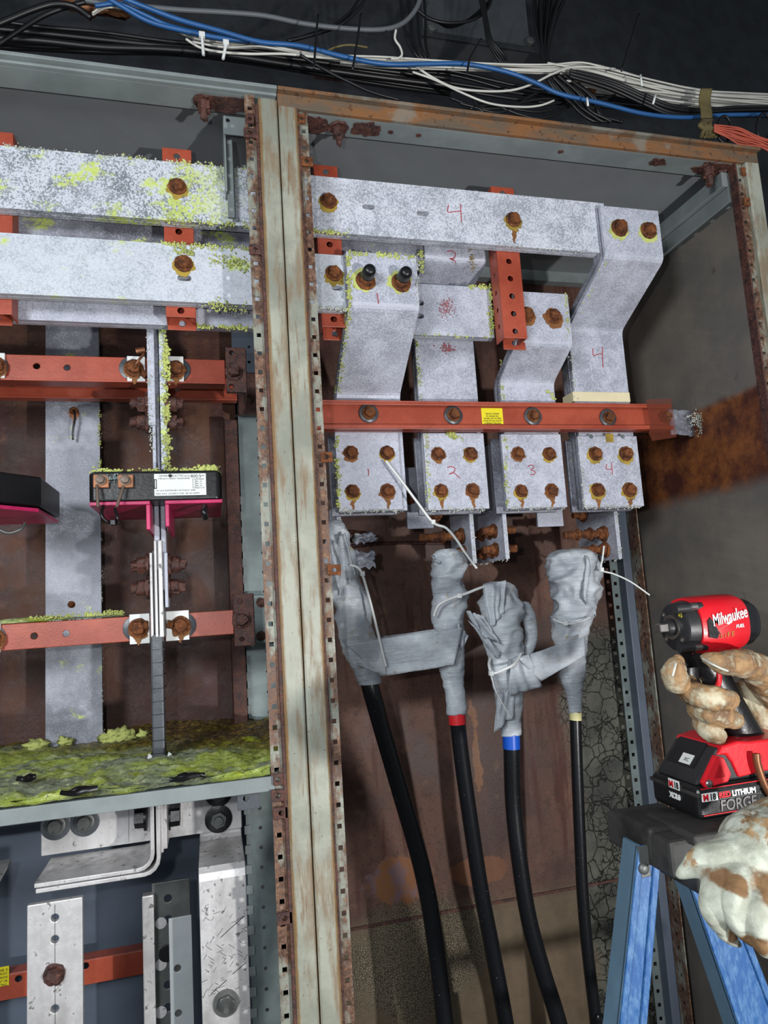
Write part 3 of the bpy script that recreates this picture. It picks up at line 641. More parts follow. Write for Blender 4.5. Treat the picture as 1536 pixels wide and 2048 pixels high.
# ================================================================== jogged drop bars 1..4
def jog(label, xa, xb, top, k1, k2, bot, Ya, Yb, mat, nl=2, t=.0085, bend=.012):
    """xa, xb: pixels (x,y) on the lower face for left and right; top..bot: pixels (x,y)"""
    x0, x1 = P(xa[0], xa[1], xa[2]).x, P(xb[0], xb[1], xb[2]).x
    z = [P(top[0], top[1], Ya).z, P(k1[0], k1[1], Ya).z, P(k2[0], k2[1], Yb).z, P(bot[0], bot[1], Yb).z]
    th = thing('drop_busbar', label, 'busbar', ((x0+x1)/2, Yb, z[3]), 'numbered drop busbars')
    path = [(Ya, z[0]), (Ya, z[1]+bend)]
    def corner(p0, p1, p2):
        d1 = (Vector(p0)-Vector(p1)).normalized(); d2 = (Vector(p2)-Vector(p1)).normalized(); a = Vector(p1)+d1*bend; c = Vector(p1)+d2*bend
        return [tuple((1-s)**2*a+2*s*(1-s)*Vector(p1)+s*s*c) for s in (0, .25, .5, .75, 1)]
    pts = [(Ya, z[0]), (Ya, z[1]), (Yb, z[2]), (Yb, z[3])]
    path = [pts[0]]+corner(*pts[0:3])+corner(*pts[1:4])+[pts[3]]
    # offset sideways goes towards +Y (away from the viewer)
    for L in range(nl):
        b = MB(); pp = [(y, zz) for y, zz in path]
        b2 = MB(); b2.strip(pp, x0+(.0 if L == 0 else random.uniform(-.003, .001)), x1+(0 if L == 0 else random.uniform(-.002, .002)), 'X', t)
        if L:
            for v in b2.v: v.y += L*(t+.0015)
        b2.build('bar', mat if L == 0 else M['bar_rear'], th, .0012)
    return th, x0, x1, z
YA, YB, YM = .078, .235, .148
J1, x0, x1, z = jog('leftmost drop bar marked with a red 1, its top plate held by two black-capped studs', (673, 800, YB), (800, 790, YB), (770, 507), (760, 612), (740, 790), (740, 1023), YA, YB, M['bar'], 3)
g1 = (x0, x1, z)
J4, x0, x1, z = jog('rightmost drop bar marked with a red 4, with a cream tape band round it', (1150, 790, YB), (1259, 795, YB), (1260, 416), (1262, 516), (1195, 660), (1225, 1016), YA, YB, M['bar'], 4)
g4 = (x0, x1, z)
J2, x0, x1, z = jog('second drop bar marked with red 2s, its bent top plate behind the topmost long bar', (839, 760, YB), (958, 760, YB), (905, 430), (905, 520), (898, 590), (905, 1020), YM+.002, YB+.012, M['bar'], 3)
g2 = (x0, x1, z)
J3, x0, x1, z = jog('third drop bar marked with a red 3, starting beside the five-hole red channel', (1003, 800, YB), (1110, 790, YB), (1085, 585), (1085, 688), (1058, 765), (1065, 1018), YM, YB, M['bar'], 3)
g3 = (x0, x1, z)
# extra clamp plates give the thick lower stacks
for th, g, xoff in ((J1, g1, -.002), (J2, g2, .003), (J3, g3, -.004), (J4, g4, -.006)):
    pass
zl = P(740, 866, YB).z
def lowplate(th, g, pl, pr, ptop, pbot, mat='bar'):
    y = YB-.0095; x0, x1 = P(pl, 950, y).x, P(pr, 950, y).x; zt_, zb_ = P((pl+pr)/2, ptop, y).z, P((pl+pr)/2, pbot, y).z
    b = MB(); b.box(x0, x1, y, y+.0085, zb_, zt_); b.build('splice_plate', M[mat], th, .0012)
    b = MB(); b.box(x0-.006, x1-.006, YB+.03, YB+.039, zb_-.004, zt_); b.box(x0+.004, x1+.003, YB+.041, YB+.050, zb_-.003, zt_); b.build('splice_plate', M['bar_rear'], th, .0012)
    return y
YS = YB-.0095
lowplate(J1, g1, 674, 802, 862, 1021); lowplate(J2, g2, 852, 974, 866, 1019); lowplate(J3, g3, 1009, 1129, 868, 1016); lowplate(J4, g4, 1163, 1282, 872, 1014)
for th, pts in ((J1, ((702, 906), (774, 906), (705, 983), (775, 982))), (J2, ((876, 908), (941, 908), (882, 982), (945, 981))), (J3, ((1036, 907), (1098, 908), (1042, 982), (1103, 981))), (J4, ((1190, 908), (1251, 908), (1195, 980), (1258, 980)))):
    for i, (px, py) in enumerate(pts):
        p = P(px, py, YS); bolt(th, p, BOLTS, sc=.98+.05*(i % 2)+(.1 if th is J4 else 0), rot=(0, random.random(), 0))
        ring(th, P(px, py+3, YS), .018 if th is J4 else .0148, M['ochre'] if (th is J4 or i in (1, 2)) else M['stain'], px, .022 if i >= 2 else 0)
for th, pts in ((J4, ((1238, 457), (1296, 462))), (J3, ((1052, 630), (1107, 633)))):
    Yq = YA if th is J4 else YM
    for px, py in pts:
        bolt(th, P(px, py, Yq), BOLT, sc=1.05 if th is J4 else .95); ring(th, P(px, py+4, Yq), .0205, M['crust'] if th is J4 else M['stain'], px)
for px, py in ((731, 556), (802, 560)):      # studs with black caps
    bolt(J1, P(px, py+6, YA), BOLT, sc=1.05); ring(J1, P(px-4, py+4, YA), .021, M['crust'], px)
    p = P(px, py+2, YA); MB().lathe([(.006, .0115), (.030, .0112), (.036, .0095), (.0385, .006), (.039, .002)], p, (0, -1, 0), 24).build('stud_cap', M['blk'], J1, 0, 60)
strokes(J1, [[(754, 586), (756, 598), (757, 607)]], YA-.0004, M['redink'])
strokes(J1, [[(736, 937), (737, 944), (737, 951)]], YS-.0004, M['redink'])
strokes(J2, [[(895, 935), (903, 933), (910, 938), (905, 946), (898, 948), (908, 946), (920, 957)]], YS-.0004, M['redink'])
strokes(J2, [[(894, 503), (903, 502), (911, 507), (908, 516), (900, 517), (908, 520), (911, 526)]], YM+.0015, M['redink'])
strokes(J3, [[(1055, 933), (1063, 930), (1068, 935), (1062, 940), (1070, 943), (1068, 949), (1060, 949)]], YS-.0004, M['redink'])
strokes(J4, [[(1186, 697), (1187, 711), (1196, 708), (1204, 708)], [(1205, 694), (1205, 714), (1206, 735)]], YB-.0008, M['redink'])
strokes(J4, [[(1213, 928), (1213, 938), (1224, 938)], [(1223, 926), (1224, 938), (1225, 949)]], YS-.0004, M['redink'])
b = MB(); p = P(893, 697, YB+.011); rnd = random.Random(5)
for i in range(110): b.blob((p.x+rnd.gauss(0, .007), p.y, p.z+rnd.gauss(0, .0045)), .0004+.0012*rnd.random(), i, (1.4, .2, 1), 4)
b.build('marker_scribble', M['redfade'], J2, 0, 180)
# cream tape band, square sticker and dots on bar 4
q = rect(1146, 783, 1262, 804, YB-.001)
b = MB(); b.box(q[0]-.001, q[1]-.001, YB-.0012, YB+.042, q[2], q[3]); b.build('tape_band', M['cream'], J4, .0008)
p = P(1219, 876, YS); b = MB(); b.box(p.x-.009, p.x+.009, YS-.0008, YS, p.z-.009, p.z+.009); b.build('square_mark', M['ochre'], J4)
for px in (1182, 1245): p = P(px, 873, YS-.0005); MB().lathe([(0, .0045), (.001, .0045)], p, (0, -1, 0), 14).build('round_mark', M['zinc'], J4)
# crusts
def gc(th, a, b_, Y, n, s=.003, mat='crust', seed=1, Yb_=None, sp=.0025): crumbs(th, P(a[0], a[1], Y), P(b_[0], b_[1], Yb_ if Yb_ is not None else Y), n, s, M[mat], sp, seed)
gc(J1, (697, 508), (699, 620), YA, 70); gc(J1, (700, 506), (830, 514), YA, 60); gc(J1, (698, 628), (676, 790), YA+.01, 60, Yb_=YB, seed=2, s=.0024); gc(J1, (834, 520), (835, 610), YA, 30, .002, 'crust_white')
gc(J1, (674, 870), (678, 1015), YS, 70, .0028); gc(J1, (678, 1021), (800, 1022), YS, 70, .002, 'crust_white'); gc(J2, (845, 1019), (972, 1019), YS, 60, .002, 'crust_white'); gc(J3, (1012, 1016), (1128, 1016), YS, 50, .002, 'crust_white')
gc(J4, (1168, 1014), (1280, 1014), YS, 80, .002, 'crust_white'); gc(J4, (1212, 520), (1145, 650), YA+.01, 80, .0026, 'crust', 3, YB); gc(J4, (1140, 660), (1150, 800), YB, 40, .0022, 'crust_white')
gc(J2, (834, 680), (842, 800), YB+.01, 50, .002); gc(J2, (852, 868), (857, 1010), YS, 50, .0022); gc(J2, (895, 868), (915, 874), YS, 40, .003, sp=.004); gc(J3, (1003, 720), (1004, 800), YB, 30, .0024); gc(J3, (1010, 868), (1014, 1010), YS, 50, .0024)
gc(J2, (840, 500), (845, 545), YM, 50, .0026); gc(J2, (940, 490), (945, 540), YM, 30, .002, 'ochre'); gc(J3, (1133, 592), (1136, 680), YM, 30, .002); gc(J3, (1095, 782), (1110, 800), YB, 14, .003)
gc(J4, (1160, 870), (1168, 1010), YS, 60, .002, 'crust_white')

# ================================================================== long red C-channel across the drop bars
Yc = .196
xl, xr = XS+PW+.02, P(1345, 835, Yc).x
zt_, zb_ = (P(650, 797, Yc).z+P(1345, 810, Yc).z)/2, (P(650, 853, Yc).z+P(1345, 862, Yc).z)/2
cc = thing('clamp_channel', 'long red steel channel clamped across the four numbered drop bars, with yellow sticker', 'steel channel', ((xl+xr)/2, Yc, zb_))
MB().box(xl, xr, Yc+.014, Yc+.017, zb_, zt_).build('web', M['red'], cc)
for z_ in (zb_, zt_-.003): MB().box(xl, xr, Yc, Yc+.028, z_, z_+.003).build('flange', M['red'], cc, .001)
for z_ in (zb_+.003, zt_-.0085): MB().box(xl, xr, Yc, Yc+.0035, z_, z_+.0055).build('lip', M['red'], cc, .001)
Yw = Yc+.014
for px, py in ((737, 827), (906, 831), (1065, 833), (1215, 836), (1329, 835)):
    p = P(px, py, Yw-.001); 
    if px < 1300: MB().lathe([(0, .0185), (.003, .0185), (.004, .0172)], p, (0, -1, 0), 28).build('washer', M['lead'], cc, 0, 40)
    bolt(cc, p-Vector((0, .003, 0)), BOLTS, sc=.98)
p0, p1 = P(962, 816, Yw-.001), P(1007, 848, Yw-.001)
MB().box(p0.x, p1.x, Yw-.0012, Yw, p1.z, p0.z).build('sticker', M['yellow'], cc)
stk = cc.children[-1]
lines = ['THIS STEEL CHANNEL IS', 'COATED WITH AN EPOXY', 'RESIN. DO NOT REMOVE', 'THIS SUPPORT OR', 'DAMAGE COATING.']
for i, s in enumerate(lines):
    text(s, .0046, (( p0.x+p1.x)/2, Yw-.0014, p1.z+.003+i*.0048), (-1, 0, 0), (0, 0, -1), M['ink'], stk, 'sticker_text', align='CENTER', sx=.72)
# torn clear sleeve at the right end, crusted strap beyond
b = MB(); e0 = P(1288, 800, Yc-.002); e1 = P(1350, 880, Yc-.002); e0 = P(1292, 799, Yc-.001); e1 = P(1352, 878, Yc-.001); b.plate([(e0.x, e0.z), (e1.x, e0.z+.003), (e1.x+.002, e1.z+.004), (e0.x+.004, e1.z-.004), (e0.x-.003, e1.z+.012), (e0.x+.002, e1.z+.024)], [], .0006, (0, Yc-.001, 0), (1, 0, 0), (0, 0, 1)); b.build('torn_plastic_sleeve', M['film'], cc)
st = thing('crusted_strap', 'short strap thick with pale crust at the right end of the long red channel', 'metal strap', P(1390, 845, .205))
q = rect(1340, 817, 1425, 868, .205); b = MB(); b.grid(lambda u, v: (q[0]+u*(q[1]-q[0]), .21+.004*noise.noise(Vector((u*5, v*5, 1)))+.03*u*u, q[2]+v*(q[3]-q[2])+.002*noise.noise(Vector((u*9, v*2, 4)))), 30, 16)
o = b.build('strap', M['bar_wide'], st, 0, 180); md = o.modifiers.new('s', 'SOLIDIFY'); md.thickness = .006
crumbs(st, P(1395, 838, .205), P(1395, 850, .205), 130, .0022, M['crust_white'], .010, 3); crumbs(st, P(1424, 820, .22), P(1424, 868, .22), 80, .0026, M['crust'], .003, 5)
# ================================================================== connector plates under the bars, with long studs through them
def stud(th, px, py, Y, x_from, x_to, nuts, r=.0075):
    p = P(px, py, Y); b = MB(); prof = []
    n = 40
    for k in range(n+1):
        prof.append(((x_to-x_from)*k/n, r*(1+.10*(k % 2))))
    b.lathe(prof, (x_from, p.y, p.z), (1, 0, 0), 16, (), .002, px); b.build('threaded_stud', M['rust'], th, 0, 60)
    for nx, rr, hx in nuts:
        b = MB(); b.lathe([(0, rr), (.004, rr), (.0045, rr*.75), (.014, rr*.72), (.015, rr*.55)] if hx > 0 else [(0, rr*.55), (-.001, rr*.72), (-.011, rr*.75), (-.0115, rr), (-.016, rr)], (nx, p.y, p.z), (-1, 0, 0), 22, (2, 3) if hx > 0 else (1, 2), .0028, px+nx*100); b.build('nut', M['rust'], th, 0, 60)
def pplate(label, px, Yf, Yb_, ptop, pbot, studs, t=.009, mat='bar'):
    x = P(px, pbot, Yf).x; z1_, z0_ = P(px, ptop, Yf).z, P(px, pbot, Yf).z
    th = thing('connector_plate', label, 'busbar', (x, (Yf+Yb_)/2, z0_), 'edge-on connector plates under the drop bars')
    b = MB(); b.box(x, x+t, Yf, Yb_, z0_, z1_); b.build('plate', M[mat], th, .0012)
    crumbs(th, (x+t/2, Yf, z0_), (x+t/2, Yf, z1_), 60, .0018, M['crust_white'], .002, 3); crumbs(th, (x+t/2, Yf, z0_), (x, Yb_, z0_), 40, .0018, M['crust_white'], .002, 3)
    for s in studs: stud(th, *s(x))
    return th
Yp = .282
pplate('edge-on plate with long rusty studs pointing left, below drop bar 2', 946, Yp, .40, 1000, 1127, [lambda x: (925, 1072, .325, x-.095, x+.012, ((x-.002, .0165, 1), (x-.040, .012, 1))), lambda x: (930, 1106, .325, x-.05, x+.012, ((x-.002, .0155, 1),))])
pplate('edge-on plate with two rows of rusty washers, between drop bars 2 and 3', 1012, Yp, .45, 880, 1118, [lambda x: (975, 1062, .325, x-.03, x+.045, ((x-.001, .015, 1), (x+.028, .011, 1))), lambda x: (975, 1100, .325, x-.03, x+.045, ((x-.001, .015, 1), (x+.028, .011, 1))), lambda x: (960, 1066, .345, x-.012, x+.012, ((x-.001, .0145, 1),)), lambda x: (965, 1104, .345, x-.012, x+.012, ((x-.001, .0145, 1),)), lambda x: (955, 1070, .39, x-.012, x+.012, ((x-.001, .0145, 1),)), lambda x: (955, 1108, .39, x-.012, x+.012, ((x-.001, .0145, 1),))])
pplate('edge-on plate with two long rusty studs, below drop bar 4', 1238, Yp, .44, 1000, 1118, [lambda x: (1190, 1068, .325, x-.10, x+.008, ((x-.002, .0175, 1), (x-.035, .014, 1), (x-.065, .012, 1))), lambda x: (1190, 1100, .325, x-.06, x+.008, ((x-.002, .017, 1), (x-.030, .013, 1))), lambda x: (1140, 1030, .40, x-.03, x+.008, ((x-.002, .017, 1),))])
pplate('edge-on plate half hidden by the grey tape, below drop bar 1', 678, Yp, .36, 1010, 1130, [])
for lab, a in (('small grey plate with one rusty bolt behind the zip tie between bars 1 and 2', (808, 935, 868, 1056, .33)), ('small plain grey plate behind and left of drop bar 4', (1066, 940, 1128, 1052, .36))):
    q = rect(*a); th = thing('backing_plate', lab, 'metal plate', ((q[0]+q[1])/2, a[4], q[2])); MB().box(q[0], q[1], a[4], a[4]+.008, q[2], q[3]).build('plate', M['bar'], th, .001)
    if a[0] < 900: bolt(th, P(819, 998, a[4]), BOLTS, sc=.9); bolt(th, P(870, 1030, a[4]), BOLTS, sc=1.1)
# torn lug remains above cable 1
lg = thing('corroded_lug', 'torn grey corroded cable lug with a rusty stud above the leftmost taped cable', 'cable lug', P(725, 1110, .33))
b = MB(); b.lathe([(0, .013), (.02, .011), (.045, .010), (.05, .006)], P(690, 1073, .34), (1, 0, -.02), 16, (), .005, 4); b.build('rusty_stud', M['rust_dark'], lg, 0, 60)
def tornf(cx, cy_, Y, w_, h_, s): 
    p = P(cx, cy_, Y); return lambda u, v: p+Vector(((u-.5)*w_*(1+.4*noise.noise(Vector((v*4, s, 0)))), .016*noise.noise(Vector((u*3, v*3, s))), (v-.5)*h_*(1+.5*noise.noise(Vector((u*5, s, 3))))+.01*noise.noise(Vector((u*6, v*2, s)))))
for i, a in enumerate(((730, 1076, .32, .045, .018), (722, 1120, .30, .055, .035))):
    b = MB().grid(tornf(*a, i+2), 14, 10); o = b.build('torn_metal', M['bar_wide'], lg, 0, 180); md = o.modifiers.new('s', 'SOLIDIFY'); md.thickness = .003

# ================================================================== black cables with grey tape heads
def wrap(pts, name, parent, mat='tape', seed=0, flat=.8, amp=.10, seg=56, rows=120, disp=.0):
    """pts: (px, py, Y, half width px)"""
    cs = [(P(x, y, Y), (P(x+hw, y, Y)-P(x, y, Y)).length) for x, y, Y, hw in pts]; n = len(cs)
    def ev(t):
        f = t*(n-1); i = min(int(f), n-2); s = f-i; p0, p1, p2, p3 = [cs[max(0, min(n-1, k))] for k in (i-1, i, i+1, i+2)]
        h = lambda a, b, c, d: .5*((2*b)+(c-a)*s+(2*a-5*b+4*c-d)*s*s+(3*b-a-3*c+d)*s**3)
        return h(p0[0], p1[0], p2[0], p3[0]), p1[1]*(1-s)+p2[1]*s
    b = MB(); vv = []
    for j in range(rows+1):
        t = j/rows; c_, r = ev(t); r *= (.35+.65*min(1, (t+.002)*22)**.5) 
        for k in range(seg):
            a = 2*PI*k/seg; d = Vector((math.cos(a), math.sin(a)*flat, 0)); 
            pw_ = (c_+d*r)*1.0; s2 = Vector((pw_.x*20+pw_.z*12, pw_.y*20, pw_.z*24-pw_.x*12+seed*3)); cr = .9-3.0*abs(noise.noise(s2))-.8*abs(noise.noise(s2*2.1))
            ridge = ((t*rows/6.5+a/(2*PI)+.25*noise.noise(Vector((math.cos(a), t*5, seed)))) % 1.0)
            q = 1+amp*1.5*cr*(1-t*.75)+.045*(ridge-.5)
            vv.append(c_+d*r*q)
    fs = [(j*seg+k, j*seg+(k+1) % seg, (j+1)*seg+(k+1) % seg, (j+1)*seg+k) for j in range(rows) for k in range(seg)]
    fs += [tuple(range(seg)), tuple(range(rows*seg, rows*seg+seg))]
    return b.add(vv, fs).build(name, M[mat], parent, 0, 180)
def pw(px, Y): return px*(Y+1.0)/1300/1.0
def cable(label, pts, r, Ylist, bands, heads):
    pp = [P(x, y, Y) for (x, y), Y in zip(pts, Ylist)]; end = pp[-1]; tail = pp+[Vector((end.x+.01, end.y-.01, .6)), Vector((end.x+.03, end.y+.02, .02))]
    th = thing('power_cable', label, 'cable', (tail[-1].x, tail[-1].y, 0), 'thick black cables with taped ends')
    MB().tube(tail, r, 20, True, 10).build('cable', M['cable'], th, 0, 60)
    for (i0, i1, mname) in bands:
        a = P(i0[0], i0[1], Ylist[0]); c_ = P(i1[0], i1[1], Ylist[0])
        o = MB().tube([a, c_], r*1.07, 22, True, 1).build('tape_ring', M[mname], th, 0, 60); o['label'] = {'redtape': 'red tape ring', 'bluetape': 'blue tape ring', 'yeltape': 'pale yellow tape ring'}[mname]
    for i, h in enumerate(heads): wrap(h, 'tape_wrap', th, seed=i*3+len(label), amp=.13 if i == 0 else .08)
    return th
Yk = .27
T1 = cable('leftmost black cable, its taped head partly behind the centre post', [(735, 1352), (742, 1380), (765, 1460), (800, 1580), (845, 1740), (870, 1880), (890, 2048), (898, 2160)], .0165, [Yk, Yk, Yk+.01, Yk+.02, Yk+.03, Yk+.03, Yk+.03, Yk+.03], [],
  [[(672, 1040, Yk, 16), (676, 1080, Yk, 26), (684, 1140, Yk, 32), (700, 1200, Yk, 36), (712, 1260, Yk, 35), (722, 1300, Yk, 34), (732, 1340, Yk, 26), (740, 1368, Yk, 22.5)]])
T2 = cable('black cable ringed with red tape below its grey taped head', [(912, 1410), (915, 1445), (925, 1530), (942, 1650), (962, 1780), (985, 1900), (1012, 2048), (1025, 2160)], .0152, [Yk, Yk, Yk+.01, Yk+.02, Yk+.03, Yk+.04, Yk+.04, Yk+.04], [((913, 1423), (915, 1448), 'redtape')],
  [[(893, 1098, Yk-.025, 26), (897, 1125, Yk-.02, 33), (899, 1160, Yk-.01, 31), (900, 1200, Yk, 34), (897, 1240, Yk, 30), (902, 1275, Yk, 24), (903, 1310, Yk, 24), (903, 1340, Yk, 24), (908, 1375, Yk, 20), (914, 1428, Yk, 19.5)]])
T3 = cable('black cable ringed with blue tape below its lowest, most crumpled grey taped head', [(1022, 1460), (1023, 1495), (1026, 1600), (1036, 1700), (1056, 1830), (1085, 1940), (1118, 2048), (1140, 2160)], .0158, [Yk, Yk, Yk+.01, Yk+.01, Yk+.01, Yk+.01, Yk+.01, Yk+.01], [((1022, 1466), (1023, 1497), 'bluetape')],
  [[(992, 1163, Yk-.01, 26), (1000, 1200, Yk-.01, 38), (1003, 1240, Yk-.01, 42), (1006, 1280, Yk-.01, 38), (1010, 1320, Yk-.01, 34), (1015, 1360, Yk-.01, 30), (1018, 1400, Yk-.005, 26), (1021, 1440, Yk, 20), (1022, 1470, Yk, 20)],
   [(1046, 1203, Yk, 10), (1058, 1235, Yk, 13), (1062, 1275, Yk, 12), (1052, 1310, Yk, 12), (1040, 1330, Yk, 10)]
   ])
T4 = cable('thinnest black cable, rightmost, its grey taped head ending in pale yellow tape', [(1152, 1400), (1151, 1440), (1155, 1560), (1160, 1680), (1166, 1800), (1177, 1920), (1192, 2048), (1200, 2160)], .0118, [Yk+.04]*8, [((1151, 1424), (1151, 1440), 'yeltape')],
  [[(1140, 1098, Yk+.03, 34), (1146, 1125, Yk+.03, 46), (1152, 1160, Yk+.03, 46), (1152, 1200, Yk+.03, 43), (1143, 1240, Yk+.03, 37), (1140, 1275, Yk+.03, 31), (1142, 1310, Yk+.03, 28), (1144, 1350, Yk+.03, 24), (1148, 1385, Yk+.03, 15), (1151, 1425, Yk+.04, 11.5)]])
# loose flaps of tape standing off the heads
def sheet(parent, quad, Ys, name='tape_flap', amp=.004, nu=24, nv=10, mat='tape', thick=.0008, seed=0, bow=0):
    q = [P(x, y, Y) for (x, y), Y in zip(quad, Ys)]
    def fn(u, v):
        p = q[0].lerp(q[1], u).lerp(q[3].lerp(q[2], u), v); return p+Vector((0, amp*noise.noise(Vector((u*4, v*2, seed)))*2-bow*math.sin(PI*u), amp*.4*noise.noise(Vector((u*5+9, v*1.5, seed)))))
    o = MB().grid(fn, nu, nv).build(name, M[mat], parent, 0, 180); md = o.modifiers.new('s', 'SOLIDIFY'); md.thickness = thick; return o
sheet(T2, [(858, 1112), (895, 1098), (905, 1135), (872, 1128)], [.24, .25, .24, .24], seed=2, amp=.012)
sheet(T1, [(662, 1085), (690, 1065), (712, 1150), (676, 1190)], [.245, .24, .235, .24], seed=4, amp=.010)
sheet(T3, [(995, 1385), (1030, 1375), (1028, 1432), (988, 1466)], [.245, .24, .245, .235], seed=5, amp=.004)
sheet(T3, [(966, 1172), (1012, 1160), (1008, 1225), (978, 1262)], [.225, .222, .218, .228], seed=17, amp=.006)
sheet(T3, [(932, 1222), (968, 1232), (1000, 1288), (958, 1268)], [.25, .232, .218, .24], seed=12, amp=.010)
sheet(T3, [(936, 1240), (962, 1262), (1004, 1306), (990, 1318)], [.25, .24, .220, .226], seed=22, amp=.008)
sheet(T4, [(1172, 1110), (1200, 1160), (1190, 1235), (1165, 1200)], [.25, .29, .28, .25], seed=8, amp=.010)
sheet(T2, [(915, 1245), (937, 1272), (926, 1300), (915, 1285)], [.24, .25, .25, .24], seed=9, amp=.003)
tb = thing('tape_band', 'wide smooth strip of grey tape joining the two leftmost taped cable heads', 'tape', P(800, 1350, .235), 'tape strips joining the cable heads')
sheet(tb, [(688, 1287), (926, 1254), (908, 1330), (764, 1352)], [.232, .232, .232, .236], 'tape_strip', .0035, 40, 14, seed=1, bow=.004)
sheet(tb, [(684, 1280), (770, 1276), (772, 1351), (708, 1330)], [.236, .230, .232, .236], 'tape_strip', .004, 20, 14, seed=3)
sheet(tb, [(690, 1283), (930, 1250), (928, 1262), (700, 1296)], [.30, .31, .31, .30], 'tape_strip', .002, 20, 6, seed=3)
tb2 = thing('tape_band', 'narrower twisted strip of grey tape joining the two rightmost taped cable heads', 'tape', P(1100, 1350, .24), 'tape strips joining the cable heads')
sheet(tb2, [(1035, 1316), (1170, 1272), (1170, 1312), (1082, 1362)], [.228, .252, .252, .236], 'tape_strip', .003, 36, 12, seed=1)
sheet(tb2, [(1018, 1318), (1060, 1308), (1085, 1372), (1020, 1392)], [.226, .230, .238, .226], 'tape_strip', .004, 20, 12, seed=6)
# ---- cable ties
def tie(label, pts, head=None, r=.0017, group='white nylon cable ties', mat='tie'):
    a = P(*pts[0]); th = thing('cable_tie', label, 'cable tie', a, group)
    w_ = MB(); w_.tube([P(*p) for p in pts], r, 6, True, 8); w_.build('strap', M[mat], th, 0, 80)
    if head: p = P(*head); MB().box(p.x-.004, p.x+.004, p.y-.004, p.y+.004, p.z-.004, p.z+.005).build('head', M[mat], th, .001)
tie('long white cable tie slanting from a bolt of drop bar 1 to bar 2', [(772, 922, .212), (800, 958, .205), (835, 1005, .20), (866, 1045, .20), (892, 1056, .20), (912, 1078, .205), (930, 1105, .21), (953, 1136, .22)], (866, 1045, .20), .0026)
tie('straight white cable tie hanging over the leftmost taped cable and smooth tape strip', [(700, 1130, .235), (715, 1135, .228), (725, 1150, .226), (738, 1195, .223), (752, 1250, .221), (765, 1305, .22), (772, 1332, .221)], (725, 1148, .226), .0026)
tie('white cable tie looped from the second taped head to the third', [(868, 1232, .235), (878, 1210, .225), (905, 1196, .222), (930, 1188, .222), (955, 1178, .224), (972, 1172, .23)], (919, 1192, .221), .0028)
tie('white cable tie round the third taped head with its thin tail pointing down', [(1041, 1308, .235), (1028, 1328, .213), (1005, 1340, .21), (985, 1346, .215), (978, 1330, .225), (980, 1318, .24)], (982, 1347, .214), .0028)
tie('thin white tie tail hanging below the looped tie on the third taped head', [(982, 1349, .213), (990, 1378, .212), (1004, 1405, .212), (1020, 1432, .215)], None, .0012)
tie('white cable tie hanging from the studs under drop bar 4, tail pointing right', [(1208, 1092, .25), (1205, 1118, .25), (1203, 1140, .25), (1228, 1148, .248), (1262, 1164, .245), (1299, 1190, .24)], (1203, 1140, .25), .0019)
tie('white cable tie cinched round the rightmost taped head', [(1106, 1238, .26), (1125, 1246, .245), (1150, 1247, .242), (1180, 1235, .25)], (1131, 1247, .244), .0016)
# ================================================================== left section: wide bar, red channels, edge-on bar, transformers
q = rect(91, 560, 206, 1507, .43)
wb = thing('wide_busbar', 'wide flat upright speckled bar standing on the back of the mossy shelf', 'busbar', ((q[0]+q[1])/2, .43, zs))
MB().plate(rct(q[0], q[1], zs+.001, P(150, 560, .43).z), [], .009, (0, .439, 0), (1, 0, 0), (0, 0, 1)).build('bar', M['bar_wide'], wb, .0015)
for px, py, k in ((148, 822, 0), (143, 1209, 1)):
    bolt(wb, P(px, py, .43), BOLTS, sc=.5 if k else .62)
b = MB(); b.tube([P(148, 820, .415), P(150, 835, .41), P(146, 860, .41), P(146, 880, .415)], .0022, 6, True, 4); b.build('wire_twist', M['blk'], wb, 0, 60)
ring(wb, P(148, 828, .43), .010, M['brass'], 2, .02)
crumbs(wb, (q[1], .43, P(150, 820, .43).z), (q[1], .43, P(150, 1000, .43).z), 60, .0022, M['crust'], .002, 2)
crumbs(wb, (q[1], .43, P(150, 1500, .43).z), (q[1], .43, P(150, 1000, .43).z), 60, .0016, M['crust_white'], .002, 2)
def hchannel(label, xr_px, Y, ptop, pbot, py_at, depth, holes, x_at=150, lip=True, x0=-.95, name='cross_channel'):
    zt_, zb_ = P(x_at, ptop, Y).z, P(x_at, pbot, Y).z; x1 = P(xr_px, py_at, Y).x
    th = thing(name, label, 'steel channel', ((x0+x1)/2, Y, zb_), 'red horizontal channels in the left section')
    hs = [circ(P(hx, hy, Y).x, P(hx, hy, Y).z, .0068 if abs(s) > 1 else .0055, 16) for hx, hy, s in holes]
    MB().plate(rct(x0, x1, zb_, zt_), hs, .003, (0, Y+.003, 0), (1, 0, 0), (0, 0, 1)).build('web', M['red'], th, .001)
    for z_ in (zb_, zt_-.003): MB().box(x0, x1, Y+.003, Y+depth, z_, z_+.003).build('flange', M['red'], th, .001)
    if lip: MB().box(x0, x1, Y-.004, Y, zb_-.0035, zb_+.0005).build('lip', M['red'], th, .0008)
    return th, zt_, zb_, x1
Yh = .235
H1, zt_, zb_, x1 = hchannel('upper front red channel behind the white insulator pads', 450, Yh, 712, 760, 740, .040, ((73, 732, 1), (134, 735, 1)))
H1b, *_ = hchannel('red channel directly behind and below the upper front one', 474, .36, 752, 794, 790, .03, ((22, 768, 1), (355, 778, 1)))
H2, zt3, zb3, x3 = hchannel('lower red channel with dusty moss-covered top, above the shelf', 467, Yh, 1240, 1291, 1244, .040, ((68, 1272, 1), (132, 1267, 1)), lip=False)
